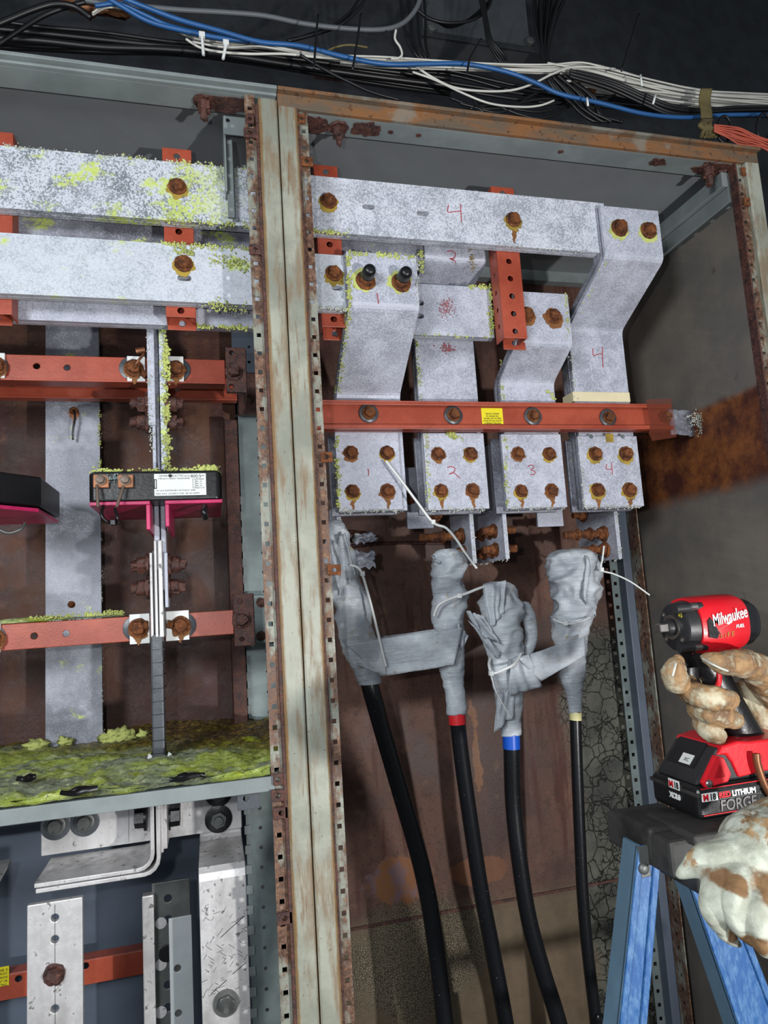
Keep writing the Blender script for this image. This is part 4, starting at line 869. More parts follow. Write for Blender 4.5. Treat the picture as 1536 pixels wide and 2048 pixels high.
b = MB().grid(lambda u, v: (-.6+u*(P(250, 1240, Yh).x+.6), Yh-.001+v*.05, zt3+.0005+.016*max(0, noise.noise(Vector((u*9, v*2, 1)))+.35)*max(0, 1-abs(u*2-1.25)*1.1)*(1-abs(2*v-1)**3)+.001), 90, 10); b.build('dust_and_moss', M['moss'], H2, 0, 180)
p0 = P(130, 1233, Yh+.02); crumbs(H2, (P(60, 1240, .25).x, .25, zt3+.004), (P(245, 1240, .25).x, .25, zt3+.006), 300, .0022, M['crust'], .0035, 5)
HL, *_ = hchannel('dark red channel low in the left compartment, carrying a yellow sticker', 290, .36, 1932, 1982, 1925, .03, ((37, 1958, 1), (168+3, 1932, 1)), x_at=110, lip=False)
s0, s1 = P(-30, 1940, .359), P(18, 1970, .359)
stl = MB().box(s0.x, s1.x, .3585, .36, s1.z, s0.z).build('sticker', M['yellow'], HL)
for i, s in enumerate(('CHANNEL IS', 'N EPOXY', 'REMOVE', 'RT OR', 'TING.')): text(s, .0058, (s1.x-.002, .3583, s0.z-.007-i*.0058), (1, 0, 0), (0, 0, 1), M['ink'], stl, 'sticker_text', align='RIGHT', sx=.75)
# end brackets
def bracket(label, a, Y, t, holes, mat='rust_dark', nut=None):
    q = rect(*a, Y); th = thing('end_bracket', label, 'bracket', ((q[0]+q[1])/2, Y, q[2])); 
    b = MB().plate(rct(*q), [circ(P(x, y, Y).x, P(x, y, Y).z, .0042, 12) for x, y in holes], t, (0, Y, 0), (1, 0, 0), (0, 0, 1)); b.box(q[1]-.003, q[1], Y, Y+.05, q[2], q[3]); b.build('plate', M[mat], th, .0015)
    if nut: bolt(th, P(nut[0], nut[1], Y-t), BOLTD, sc=.95)
    return th
bracket('rust-brown bracket at the right end of the upper red channels', (450, 698, 494, 788), .225, .010, ((463, 709), (463, 776)), nut=(467, 744))
bracket('dark brown wet bracket at the right end of the lower red channel', (466, 1189, 510, 1290), .225, .008, ((480, 1203), (484, 1278)), nut=(482, 1239))
# white insulating pads with their bolts
def pad(par, a, bx, by, kind=BOLT):
    q = rect(*a, Yh-.003); MB().box(q[0], q[1], Yh-.006, Yh-.0005, q[2], q[3]).build('pad', M['white'], par, .0006); par = par.children[-1]
    MB().lathe([(0, .0215), (.0015, .0215), (.002, .020)], P(bx, by, Yh-.001)+Vector((.0035 if bx > 300 else -.0035, 0, 0)), (0, -1, 0), 26).build('washer', M['lead'], par, 0, 40)
    bolt(par, P(bx, by, Yh-.006), kind, sc=.98); ring(par, P(bx, by+4, Yh-.0061), .0165, M['stain'], bx, .014)
pad(H1, (254, 713, 291, 764), 268, 737); pad(H1, (328, 713, 368, 764), 352, 739); pad(H1, (-32, 706, 10, 757), -6, 733)
pad(H2, (259, 1229, 300, 1286), 277, 1256); pad(H2, (331, 1223, 379, 1279), 362, 1251); pad(H2, (-34, 1248, 1, 1305), -12, 1277)
b = MB(); b.tube([P(268, 737, Yh-.02), P(276, 722, Yh-.028), P(288, 708, Yh-.022)], .0022, 8, True, 4); b.tube([P(272, 703, Yh), P(290, 700, Yh)], .006, 8, True, 1); b.build('bent_rod', M['brass'], H1, 0, 60)
# ---- edge-on laminated bar through the transformer
eb = thing('edge_on_busbar', 'edge-on laminated bar running down through the black transformer into the shelf', 'busbar', P(316, 1525, .2))
def edge(px0, px1, pt, pb, Yf, Yb_, mat, name='bar', bev=.0015):
    x0, x1 = P(px0, (pt+pb)/2, Yf).x, P(px1, (pt+pb)/2, Yf).x; z1_, z0_ = P(px0, pt, Yf).z, P(px0, pb, Yf).z
    return MB().box(x0, x1, Yf, Yb_, z0_, z1_).build(name, M[mat], eb, bev)
edge(294, 309, 600, 850, .195, .2315, 'bar'); edge(311, 318, 640, 940, .205, .2315, 'bar_rear'); edge(319, 332, 600, 940, .195, .2315, 'bar_yellow'); edge(305, 312, 850, 940, .198, .2315, 'bar')
edge(308, 319, 1000, 1140, .195, .2315, 'bar'); edge(322, 332, 1000, 1180, .20, .2315, 'bar')
edge(300, 306, 1105, 1275, .19, .2315, 'silver'); edge(309, 315, 1080, 1275, .188, .2315, 'silver'); edge(317, 326, 1080, 1275, .188, .2315, 'silver'); edge(329, 336, 1105, 1215, .192, .2315, 'bar'); edge(306, 330, 1100, 1275, .21, .2315, 'lead')
edge(303, 328, 1268, 1535, .19, .2315, 'lead', 'dark_wrap', .003)['label'] = 'glossy dark insulating wrap'
for i in range(9):
    y = 1300+i*26; x0, x1 = P(302.5, y, .19).x, P(328.7, y, .19).x; z_ = P(315, y, .19).z; MB().box(x0-.0004, x1+.0004, .1893, .2315, z_, z_+.0012).build('wrap_seam', M['blk'], eb)
crumbs(eb, P(331, 640, .195), P(336, 940, .195), 200, .0036, M['crust'], .0028, 2); crumbs(eb, P(295, 650, .195), P(303, 900, .195), 80, .0018, M['crust_white'], .002, 3)
for yy in (808, 845, 1130, 1175):
    for s, xx in ((-1, 298 if yy < 1000 else 300), (1, 330 if yy < 1000 else 335)):
        p = P(xx, yy, .212); b = MB(); b.lathe([(0, .019), (.005, .0185), (.0055, .014), (.019, .0135), (.020, .009), (.030, .0085), (.031, .004)], p, (s, 0, 0), 22, (2, 3), .004, yy); b.build('side_bolt', M['rust_dark'], eb, 0, 60)
for (a, c_) in (((294, 752), (286, 745)), ((334, 752), (344, 748)), ((296, 1250), (288, 1252)), ((334, 1248), (346, 1250))):
    MB().tube([P(*a, Yh-.012), P(*c_, Yh-.012)], .007, 10, True, 1).build('rust_scale', M['rust'], eb, 0, 60)
# small foot flashings at the shelf slot
for nm, a in (('wedge', (291, 1500, 304, 1545)), ('wedge', (331, 1497, 344, 1540))):
    q = rect(*a, .185); MB().plate([(q[0], zs+.002), (q[1], zs+.002), (q[1], q[3]-.01), ((q[0]+q[1])/2, q[3]-.006)], [], .003, (0, .19, 0), (1, 0, 0), (0, 0, 1)).build(nm, M['white'], eb)
# ---- current transformers
def transformer(label, xl_, xr_, Yf, Yb_, zt_, zb_, full=True, holes_=()):
    t = thing('current_transformer', label, 'current transformer', ((xl_+xr_)/2, (Yf+Yb_)/2, zb_), 'black current transformers on magenta brackets')
    c = .035; o = [(xl_, Yf+.012), (xl_+.006, Yf), (xr_-.006, Yf), (xr_, Yf+.012), (xr_, Yb_-c), (xr_-c, Yb_), (xl_+c, Yb_), (xl_, Yb_-c)]
    if not full: o = [(xl_, Yf), (xr_-.07, Yf), (xr_, Yf+.075), (xr_, Yb_), (xl_, Yb_)]
    MB().plate(o, holes_, zt_-zb_, (0, 0, zb_), (1, 0, 0), (0, 1, 0)).build('case', M['blk'], t, .004, seg=3)
    return t
Yt = .12
x0, x1, z0, z1 = rect(176, 939, 445, 999, Yt)
z1 = P(176, 939, Yt).z*.5+P(445, 944, Yt).z*.5; z0 = P(176, 1003, Yt).z*.5+P(445, 999, Yt).z*.5
xq0, xq1 = P(292, 960, .19).x, P(340, 960, .19).x
CT = transformer('black current transformer with a white rating plate, mid-left of the photo', x0, x1, Yt, .31, z0, z1, True, [rct(xq0, xq1, .18, .24)])
for xs0, xs1, s in ((x0+.002, P(300, 1000, Yt).x, 1), (P(330, 1000, Yt).x, x1, -1)):
    b = MB(); L = (xs0, xs1); zz = z0-.0005
    o = [(xs0, Yt-.003), (xs1, Yt-.003), (xs1, .33), (xs0+(.0 if s > 0 else 0), .33)]
    MB().plate([(xs0, Yt-.003), (xs1, Yt-.003), (xs1, .30), (xs0, .30)], [], .006, (0, 0, zz-.006), (1, 0, 0), (0, 1, 0)).build('bracket', M['pink'], CT, .001)
    xi = xs1 if s > 0 else xs0
    zlow = P(303, 1062, Yt+.02).z if s > 0 else P(333, 1056, Yt+.02).z
    MB().box(xi-.006 if s > 0 else xi, xi if s > 0 else xi+.006, Yt-.002, .30, zlow, zz-.006).build('bracket_leg', M['pink'], CT, .001)
p0, p1 = P(308, 948, Yt), P(413, 990, Yt)
rp = MB().box(p0.x, p1.x, Yt-.0015, Yt-.0002, p1.z, p0.z).build('rating_plate', M['white'], CT, .0006)
Yl = Yt-.0017; W = p1.x-p0.x; Hh = p0.z-p1.z
def lt(s, fx, fz, size, sx=1, al='LEFT', mat='ink'): text(s, size, (p0.x+W*fx, Yl, p0.z-Hh*fz), (1, 0, 0), (0, 0, 1), M[mat], rp, 'plate_text', align=al, sx=sx, ext=.0001)
lt('GENERAL  ELECTRIC', .09, .14, .0042, 1.0); lt('TYPE JCD-0 CURRENT TRANSFORMER', .07, .26, .0034, .85); lt('RATIO', .58, .15, .0034, .9); lt('800:5', .70, .20, .0075, 1.0); lt('AMP', .90, .15, .0034, .8)
lt('CAT. 631X 50 RATING 600 V. 60 CYCLE', .03, .80, .0036, .75); lt('INSUL. 0.6 KV   ACCURACY CLASS   SER. NO. 0369970', .03, .94, .0036, .78); lt('N.P. 169458', .62, .80, .0034, .8)
for i, s in enumerate(('METERING', 'B0.1  0.3', 'B0.2  0.3', 'B0.5  0.6', 'RELAY C10')): lt(s, .80, .30+.10*i, .0034, .8)
b = MB()
def fr(x0_, x1_, z0_, z1_, w_=.0005):
    xa, xb, za, zb2_ = p0.x+W*x0_, p0.x+W*x1_, p0.z-Hh*z1_, p0.z-Hh*z0_
    for r_ in ((xa, xb, za, za+w_), (xa, xb, zb2_-w_, zb2_), (xa, xa+w_, za, zb2_), (xb-w_, xb, za, zb2_)): b.box(r_[0], r_[1], Yl-.0002, Yl, r_[2], r_[3])
fr(.74, .79, .25, .68); fr(.0, .05, .25, .68, .0012); b.build('plate_frame', M['ink'], rp)
MB().lathe([(0, .0028), (.0003, .0028)], (p0.x+W*.31, Yl, p0.z-Hh*.10), (0, -1, 0), 16).build('plate_emblem', M['ink'], rp)
for px, py in ((203, 963), (252, 963)):
    p = P(px, py, Yt); b_t = MB().box(p.x-.0115, p.x+.0115, Yt-.006, Yt, p.z-.011, p.z+.010); trm = b_t.build('terminal', M['brass'], CT, .001)
    b = MB(); b.lathe([(.006, .008), (.009, .008), (.0095, .0065), (.016, .006), (.0165, .003)], (p.x, Yt, p.z+.001), (0, -1, 0), 20, (2, 3)); b.build('terminal_nut', M['dark_rod'], trm, 0, 40)
for a, c_ in (((194, 970), (196, 1014)), ((247, 972), (233, 1014))): MB().tube([P(*a, Yt-.012), P(*c_, Yt-.022)], .0024, 8, True, 1).build('hanging_screw', M['dark_rod'], CT, 0, 60)
tie('black wire loop hanging under the left end of the labelled transformer', [(207, 1012, .11), (203, 1028, .10), (212, 1042, .10), (232, 1048, .11), (235, 1036, .10), (230, 1018, .11)], (226, 1046, .10), .0028, None, 'blk')
tie('black wire stub hanging under the right end of the labelled transformer', [(410, 1012, .115), (408, 1024, .10), (411, 1036, .11)], None, .005, None, 'blk')
def scatter_top(t, x0_, x1_, Y_, z_, n, s, mat, seed): crumbs(t, (x0_, Y_, z_), (x1_, Y_, z_), n, s, M[mat], .003, seed)
scatter_top(CT, x0+.006, x1-.004, Yt+.012, z1+.001, 260, .0026, 'crust', 3); scatter_top(CT, P(400, 940, Yt).x, P(432, 940, Yt).x, Yt+.01, z1+.003, 40, .004, 'crust', 5)
scatter_top(CT, P(205, 950, Yt).x, P(250, 950, Yt).x, Yt-.003, P(225, 956, Yt).z, 50, .003, 'zinc', 5)
xa, xb = P(-70, 950, .10).x, P(78, 950, .18).x
CT2 = transformer('black current transformer with a chamfered end, cut off at the left edge', xa-.06, xb, .12, .34, P(0, 1000, .12).z, P(0, 936, .12).z, False)
zz = P(0, 1002, .12).z
MB().plate([(xa-.05, .117), (xb-.07, .117), (xb-.003, .19), (xb-.003, .34), (xa-.05, .34)], [], .006, (0, 0, zz-.008), (1, 0, 0), (0, 1, 0)).build('bracket', M['pink'], CT2, .001)
scatter_top(CT2, xa, xb-.07, .125, P(0, 936, .12).z, 60, .002, 'crust_white', 4)
tie('pale plastic loop hanging under the magenta bracket at the left edge', [(-10, 1046, .17), (0, 1060, .17), (20, 1066, .17), (42, 1058, .17), (50, 1046, .18)], None, .0025, None, 'silver_dull')

# ================================================================== below the shelf
Yb0 = .24
q = rect(82, 1590, 485, 1684, Yb0)
zbp = (P(82, 1711, Yb0).z+P(484, 1657, Yb0).z)/2
sb = thing('cross_busbar', 'bright scratched horizontal bar just under the steel shelf', 'busbar', ((q[0]+q[1])/2, Yb0, zbp))
MB().plate(rct(q[0], q[1], zbp, zs-.022), [], .010, (0, Yb0+.01, 0), (1, 0, 0), (0, 0, 1)).build('bar', M['silver'], sb, .0012)
x_ = P(257, 1640, Yb0).x; MB().box(x_, x_+.0006, Yb0-.0003, Yb0, zbp+.002, zs-.03).build('joint_line', M['ink'], sb)
for px, py, r_ in ((112, 1650, 1.25), (170, 1643, 1.2)): 
    p = P(px, py, Yb0); MB().lathe([(0, .0225), (.0025, .0225), (.003, .021)], p, (0, -1, 0), 28).build('washer', M['lead'], sb, 0, 40); bolt(sb, p-Vector((0, .003, 0)), CLEAN, sc=.95)
for px, py in ((437, 1637), (437, 1585)):
    p = P(px, py, Yb0); MB().lathe([(0, .0225), (.003, .0225), (.004, .020)], p, (0, -1, 0), 28).build('washer', M['blk'], sb, 0, 40)
    MB().lathe([(.004, .0135), (.013, .013), (.0135, .0075), (.019, .0070), (.0195, .003)], p, (0, -1, 0), 24, (0, 1)).build('nut', M['silver_dull'], sb, 0, 40)
# bent laminated bars
bb = thing('bent_busbar', 'stack of bright thin bars coming down through the shelf and bending away to the left', 'busbar', P(200, 1760, .2))
def bentbar(pxv, pyc, pxl, pyl, t, Yf=.13, Yb_=.238, rad=.018, extra=0):
    X = P(pxv, 1660, Yf).x; Zc = P(pxv, pyc, Yf).z; XL = P(pxl, pyl, Yf).x; Zl = Zc
    path = [(X, zs-.024), (X, Zc+rad)]+[(X-rad+rad*math.cos(a), Zc+rad-rad*math.sin(a)) for a in (PI/8, PI/4, 3*PI/8, PI/2)]+[(XL, Zl)]
    b = MB(); b.strip(path, Yf, Yb_, 'Y', t); return b
bentbar(300, 1733, 68, 1776, .006).build('bar', M['silver'], bb, .001, 50)
bentbar(312, 1742, 71, 1785, .006).build('bar', M['silver'], bb, .001, 50)
for px in (322, 330):
    x_ = P(px, 1660, .135).x; MB().box(x_-.003, x_+.003, .135, .238, P(px, 1706 if px < 330 else 1698, .135).z, zs-.022).build('bar', M['silver'], bb, .001)
for s, xx in ((-1, 294), (1, 336)):
    p = P(xx, 1634, .19); b = MB(); b.lathe([(0, .020), (.004, .020), (.0045, .015), (.018, .0145), (.019, .010)], p, (s, 0, 0), 24, (2, 3)); b.build('side_bolt', M['blk'], bb, 0, 40)
    p = P(xx, 1608, .19); b = MB(); b.lathe([(0, .020), (.004, .020), (.0045, .015), (.018, .0145), (.019, .010)], p, (s, 0, 0), 24, (2, 3)); b.build('side_bolt', M['blk'], bb, 0, 40)
b2 = thing('bent_busbar', 'sharp tip of another bent bar poking in at the left edge, under the shelf', 'busbar', P(0, 1770, .2))
a_ = P(22, 1752, .25); c_ = P(-10, 1790, .13)
MB().plate([(c_.x-.14, .13), (c_.x, .13), (a_.x, .25), (c_.x-.14, .25)], [], .006, (0, 0, P(0, 1782, .13).z), (1, 0, 0), (0, 1, 0)).build('bar', M['silver'], b2, .001)
# right drop bar bending forward
rb = thing('offset_busbar', 'wide bright scratched bar sloping out from under the shelf and dropping beside the centre post', 'busbar', P(450, 2048, .12))
Yr0, Yr1 = .235, .115
xA, xB = P(401, 1900, Yr1).x, P(497, 1900, Yr1).x
za, zb_ = P(440, 1672, Yr0).z, P(445, 1743, Yr1).z
path = [(Yr0+.017, za+.03), (Yr0+.017, za-.002), (Yr0+.012, za-.008), (Yr1+.010, zb_+.007), (Yr1+.003, zb_), (Yr1, zb_-.010), (Yr1, .72)]
MB().strip(path, xA, xB, 'X', .009).build('bar', M['silver'], rb, .0012)
MB().lathe([(0, .0185), (.003, .0185), (.0035, .013), (.008, .0125), (.009, .010), (.016, .0075), (.022, .004)], P(452, 2005, Yr1), (0, -1, 0), 26, (2, 3)).build('bolt', M['silver_dull'], rb, 0, 40)
rnd = random.Random(11)
b = MB()
for i in range(70):
    px = rnd.uniform(408, 492); py = rnd.triangular(1770, 2030, 1900); L_ = rnd.uniform(.002, .006); a = rnd.choice((.9, -.7, .2)); p = P(px, py, Yr1); d = Vector((math.cos(a), 0, math.sin(a)))*L_; b.tube([p-d, p+d], .00035, 4, True, 1)
for a, c2 in (((441, 1875), (488, 1832)), ((422, 1988), (453, 1960)), ((465, 1948), (492, 1925))): b.tube([P(*a, Yr1), P(*c2, Yr1)], .0006, 4, True, 1)
b.build('scratches', M['ink'], rb)
# left plate and the dark angle with its pale strip
q = rect(54, 1812, 167, 2200, .14)
zt_ = (P(54, 1815, .14).z+P(166, 1791, .14).z)/2
lp = thing('drilled_busbar', 'bright upright plate with one large bolt and small holes, lower left', 'busbar', ((q[0]+q[1])/2, .14, q[2]))
MB().plate(rct(q[0], q[1], q[2], zt_), [circ(P(109.5, y, .14).x, P(109.5, y, .14).z, .0055, 16) for y in (1836, 1879, 2018)], .010, (0, .15, 0), (1, 0, 0), (0, 0, 1)).build('bar', M['silver'], lp, .0012)
bolt(lp, P(109, 1948, .14), BOLTD, sc=.9); x_ = P(110, 1900, .14).x; MB().box(x_-.0003, x_+.0003, .1397, .14, q[2], zt_-.004).build('scribe_line', M['ink'], lp)
q = rect(285, 1762, 390, 2200, .26); zt_ = (P(285, 1770, .26).z+P(389, 1755, .26).z)/2
da = thing('drilled_angle', 'dull grey drilled angle standing behind a narrower pale strip, lower left', 'steel angle', ((q[0]+q[1])/2, .26, q[2]))
xm = P(309, 1800, .26).x
MB().plate(rct(xm-.004, q[1], q[2], zt_), [circ(P(336, y, .26).x, P(336, y, .26).z, .0062, 14) for y in (1797, 1839, 1905, 1970, 2015)], .004, (0, .264, 0), (1, 0, 0), (0, 0, 1)).build('web', M['silver_dull'], da, .001)
MB().box(q[0], xm, .245, .262, q[2], zt_-.012).build('flange', M['silver'], da, .002)
for py in (1846, 1929, 2024): MB().lathe([(0, .009), (.001, .009)], P(322, py, .2595), (0, -1, 0), 20).build('painted_glint', M['silver'], da)  # silver discs stand in for light reflected at the angle's holes
MB().lathe([(0, .012), (.006, .012)], P(333, 1905, .258), (0, -1, 0), 20).build('grommet', M['blk'], da)
q = rect(337, 1838, 392, 2200, .20); ps = thing('pale_strip', 'narrow pale grey strip with two small holes in front of the drilled angle', 'metal strip', ((q[0]+q[1])/2, .2, q[2]))
MB().plate(rct(*q), [circ(P(355, 1937, .20).x, P(355, 1937, .20).z, .0055, 14), circ(P(357, 2027, .20).x, P(357, 2027, .20).z, .0055, 14)], .004, (0, .204, 0), (1, 0, 0), (0, 0, 1)).build('strip', M['pale'], ps, .0008)
# ================================================================== ladder
def solveY(px, py, X):        # depth Y at which the pixel's ray reaches a given X
    ray = rt*(px-768) - up*(py-1024) + fw*F; return CAMY+ray.y*X/ray.x
def hull(mb, o, a, b, c): 
    pts = [o, o+a, o+a+b, o+b]; n = 4; vv = pts+[p+c for p in pts]; return mb.add(vv, [(0, 1, 2, 3), (4, 5, 6, 7), (0, 1, 5, 4), (1, 2, 6, 5), (2, 3, 7, 6), (3, 0, 4, 7)])
LYn = -.385
pc = P(1389, 1672, LYn); zc = pc.z
lad = thing('step_ladder', 'blue fibreglass step ladder with a dusty black top cap, lower right', 'ladder', (pc.x+.12, -.3, 0))
XLc = pc.x
yf = solveY(1285, 1600, XLc)
b = MB(); b.box(XLc, XLc+.42, LYn, yf, zc-.012, zc); b.box(XLc+.004, XLc+.41, LYn+.008, yf-.008, zc-.060, zc-.012)
b.build('top_cap', M['rubber'], lad, .004, seg=3)
pb = P(1297, 1640, -.345); hb = P(1295, 1731, -.345).z
b = MB(); b.box(pb.x, XLc+.03, -.345, solveY(1232, 1650, pb.x), hb, zc-.002); b.build('cap_end_boss', M['rubber'], lad, .004, seg=3)
b = MB(); q0, q1 = P(1322, 1700, -.36), P(1350, 1745, -.36); b.box(q0.x, XLc+.05, -.375, -.26, q1.z, zc-.006); b.build('cap_rib', M['rubber'], lad, .004)
def rail(tl, tr, bl, br, Y, depth, dark=None, name='rail'):
    T0, T1, B0, B1 = P(*tl, Y), P(*tr, Y), P(*bl, Y), P(*br, Y)
    k = (B0.z-.02)/(T0.z-B0.z); B0 = B0+(B0-T0)*k; B1 = B1+(B1-T1)*((B1.z-.02)/(T1.z-B1.z)); B0.z = B1.z = .02
    T0 += (T0-B0).normalized()*.012; T1 += (T1-B1).normalized()*.012
    d = Vector((0, depth, 0)); w_ = .004
    b = MB(); n = Vector((0, w_, 0))
    b.add([T0, T1, B1, B0, T0+n, T1+n, B1+n, B0+n], [(0, 1, 2, 3), (4, 5, 6, 7), (0, 1, 5, 4), (1, 2, 6, 5), (2, 3, 7, 6), (3, 0, 4, 7)])
    r_ = b.build(name, M['fibre'], lad, .0008)
    for A, Bb, s, mt in ((T0, B0, 1, 'fibre_pale'), (T1, B1, -1, 'fibre')):
        b = MB(); e = Vector((w_*s, 0, 0)); b.add([A, A+e, Bb+e, Bb, A+d, A+e+d, Bb+e+d, Bb+d], [(0, 1, 2, 3), (4, 5, 6, 7), (0, 1, 5, 4), (1, 2, 6, 5), (2, 3, 7, 6), (3, 0, 4, 7)])
        b.build('rail_flange', M[mt], r_, .0006)
        # raised outer bead on the face
        e = Vector((.0075*s, 0, 0)); f_ = Vector((0, -.003, 0)); b = MB(); b.add([A, A+e, Bb+e, Bb, A+f_, A+e+f_, Bb+e+f_, Bb+f_], [(0, 1, 2, 3), (4, 5, 6, 7), (0, 1, 5, 4), (1, 2, 6, 5), (2, 3, 7, 6), (3, 0, 4, 7)]); b.build('rail_bead', M['fibre'], r_, .001)
    return T0, T1, B0, B1
R1 = rail((1272, 1715), (1317, 1735), (1237, 2048), (1291, 2048), -.335, .026)
p0, p1 = P(1277, 1732, -.335), P(1298, 1750, -.335)
MB().box(p0.x, p1.x, -.3385, -.335, p1.z, p0.z+.02).build('rivet_plate', M['silver_dull'], lad, .0006)
MB().lathe([(0, .006), (.002, .0055), (.0035, .003)], P(1287, 1737, -.3385), (0, -1, 0), 16).build('rivet', M['silver_dull'], lad, 0, 60)
R2 = rail((1376, 1760), (1452, 1760), (1474, 2048), (1562, 2048), -.335, .028)
MB().box(min(R1[2].x, R1[3].x), max(R2[2].x, R2[3].x)+.02, -.34, -.27, 0, .03).build('foot_brace', M['rubber'], lad, .003)
for k in range(4):
    t = .32+.19*k; a = R2[0].lerp(R2[2], t); MB().box(a.x-.0, a.x+.40, a.y+.002, a.y+.075, a.z-.004, a.z+.004).build('step', M['silver_dull'], lad, .001)
# ================================================================== impact wrench
TY = -.315
def loft(mb, secs, axis='X', seg=40):
    """secs: (pos, cy, cz, ry, rz, n): superellipse rings along X (or Z)"""
    vv = []
    for (x, c1, c2, r1, r2, n) in secs:
        for k in range(seg):
            t = 2*PI*k/seg; c_, s_ = math.cos(t), math.sin(t); a = math.copysign(abs(c_)**(2/n), c_)*r1; b_ = math.copysign(abs(s_)**(2/n), s_)*r2
            vv.append((x, c1+a, c2+b_) if axis == 'X' else (c1+a, c2+b_, x))
    L = len(secs); fs = [(i*seg+k, i*seg+(k+1) % seg, (i+1)*seg+(k+1) % seg, (i+1)*seg+k) for i in range(L-1) for k in range(seg)]+[tuple(range(seg)), tuple(range((L-1)*seg, L*seg))]
    return mb.add(vv, fs)
n0 = P(1347, 1254, TY); xN = n0.x; zN = n0.z
xR = P(1500, 1235, TY-.03).x
L_ = xR-xN; Rz = .0315
tw = thing('impact_wrench', 'red and black cordless impact wrench with battery, held upright on the ladder top', 'impact wrench', (xN+L_*.6, TY, zc))
xb = P(1408, 1240, TY-.03).x
b = MB(); loft(b, [(xN, TY, zN, .024, .024, 2), (xN+.002, TY, zN, .027, .027, 2), (xN+.012, TY, zN, .0285, .0285, 2), (xb, TY, zN, .0305, .0305, 2.3), (xb+.02, TY, zN, .0305, .0305, 2.3)]); b.build('gear_case', M['tool_blk'], tw, 0, 35)
b = MB(); loft(b, [(xb-.003, TY, zN, .0312, .0318, 2.4), (xb+.004, TY, zN, .0325, .033, 2.6), (xb+(xR-xb)*.5, TY, zN, .033, .0335, 2.7), (xR-.008, TY, zN+.001, .032, .0325, 2.7), (xR, TY, zN+.001, .029, .030, 2.6)]); hou = b.build('housing', M['tool_red'], tw, 0, 35)
b = MB(); loft(b, [(xR-.001, TY, zN, .027, .028, 2.6), (xR+.012, TY, zN, .0265, .027, 2.6), (xR+.022, TY, zN, .021, .022, 2.4)]); b.build('rear_cap', M['blk'], tw, 0, 35)
# nose: ring, recessed disc, bolts, anvil
MB().lathe([(0, .0140), (.0035, .0140), (.0035, .0115), (.001, .0113)], (xN, TY, zN), (-1, 0, 0), 36).build('nose_ring', M['steel'], tw, 0, 35)
b = MB(); b.lathe([(0, .0095), (.006, .009), (.010, .0075)], (xN, TY, zN), (-1, 0, 0), 30); b.build('anvil', M['tool_blk'], tw, 0, 40)
MB().box(xN-.021, xN-.008, TY-.0048, TY+.0048, zN-.0048, zN+.0048).build('square_drive', M['steel'], tw, .0012)
for a in (PI*.25, PI*.75, PI*1.25, PI*1.75):
    MB().lathe([(0, .0032), (.0006, .0032), (.0007, .0018), (-.001, .0016)], (xN-.0005, TY+math.cos(a)*.0195, zN+math.sin(a)*.0195), (-1, 0, 0), 14).build('nose_screw', M['steel'], tw, 0, 40)
p = (xN-.0006, TY-.013, zN+.017); MB().box(xN-.0008, xN, TY-.017, TY-.012, zN+.011, zN+.017).build('yellow_mark', M['yellow'], tw)
for s in (1, -1):
    MB().tube([(xb-.030, TY-.022, zN+s*.0215), (xb+.004, TY-.022, zN+s*.0215)], .0055, 14, True, 1).build('screw_boss', M['tool_blk'], tw, 0, 50)
    MB().tube([(xb-.012, TY-.0245, zN+s*.0225), (xb-.004, TY-.0245, zN+s*.0225)], .0042, 12, True, 1).build('case_screw', M['steel'], tw, 0, 50)
b = MB(); YF = TY-.0332
b.plate([(xb+.002, zN-.012), (xb+.012, zN-.014), (xb+.016, zN-.008), (xb+.006, zN+.010), (xb+.002, zN+.006)], [], .001, (0, YF+.001, 0), (1, 0, 0), (0, 0, 1)); b.build('grille', M['blk'], tw)
u_ = Vector((math.cos(.16), 0, math.sin(.16))); v_ = Vector((-math.sin(.16), 0, math.cos(.16)))
pt = P(1427, 1253, YF); text('Milwaukee', .0185, pt, u_, v_, M['white'], hou, 'logo', .0003, .25, 'LEFT', .0002, .60)
b = MB(); o_ = P(1434, 1262, YF); 
b.plate([(0, 0), (.022, .0045), (.021, .0065), (.036, .010), (.014, .0055), (.0165, .0035)], [], .0004, o_, u_, v_); b.build('logo_bolt', M['white'], hou)
text('FUEL', .0052, P(1472, 1256, YF), (1, 0, 0.05), (0, 0, 1), M['white'], hou, 'lettering', .0003, .3, 'LEFT', .0001)
text('L i F E', .0075, P(1441, 1276, YF), (1, 0, .06), (0, 0, 1), M['ochre'], hou, 'paint_pen_mark', .0002, .1, 'LEFT', 0, 1.0)
# lower nose/neck and handle
b = MB(); hx0 = P(1378, 1318, TY-.02).x; 
loft(b, [(xN+.012, TY, zN-.029, .012, .004, 2.4), (xN+.03, TY, zN-.032, .019, .007, 2.4), (xN+.07, TY, zN-.033, .021, .009, 2.4), (xR-.01, TY, zN-.029, .020, .006, 2.4)]); b.build('lower_housing', M['tool_red'], tw, 0, 40)
ht = P(1405, 1320, TY); hb_ = P(1500, 1500, TY)
zf_ = P(1440, 1497, TY-.02).z
b = MB(); secs = []
for k in range(12):
    t = k/11; secs.append((ht.z+.012+(zf_-.004-ht.z-.012)*t, ht.x-.004+.014*t+.038*t, TY, .0225-.004*math.sin(PI*t)+.003*t*t, .0175, 2.4))
loft(b, secs, 'Z', 32); b.build('handle', M['blk'], tw, 0, 60)
b = MB(); loft(b, [(ht.z-.006, ht.x-.020, TY, .012, .010, 2.3), (ht.z-.020, ht.x-.022, TY, .012, .0105, 2.3), (ht.z-.032, ht.x-.016, TY, .011, .010, 2.3)], 'Z', 24); b.build('trigger', M['blk'], tw, 0, 60)
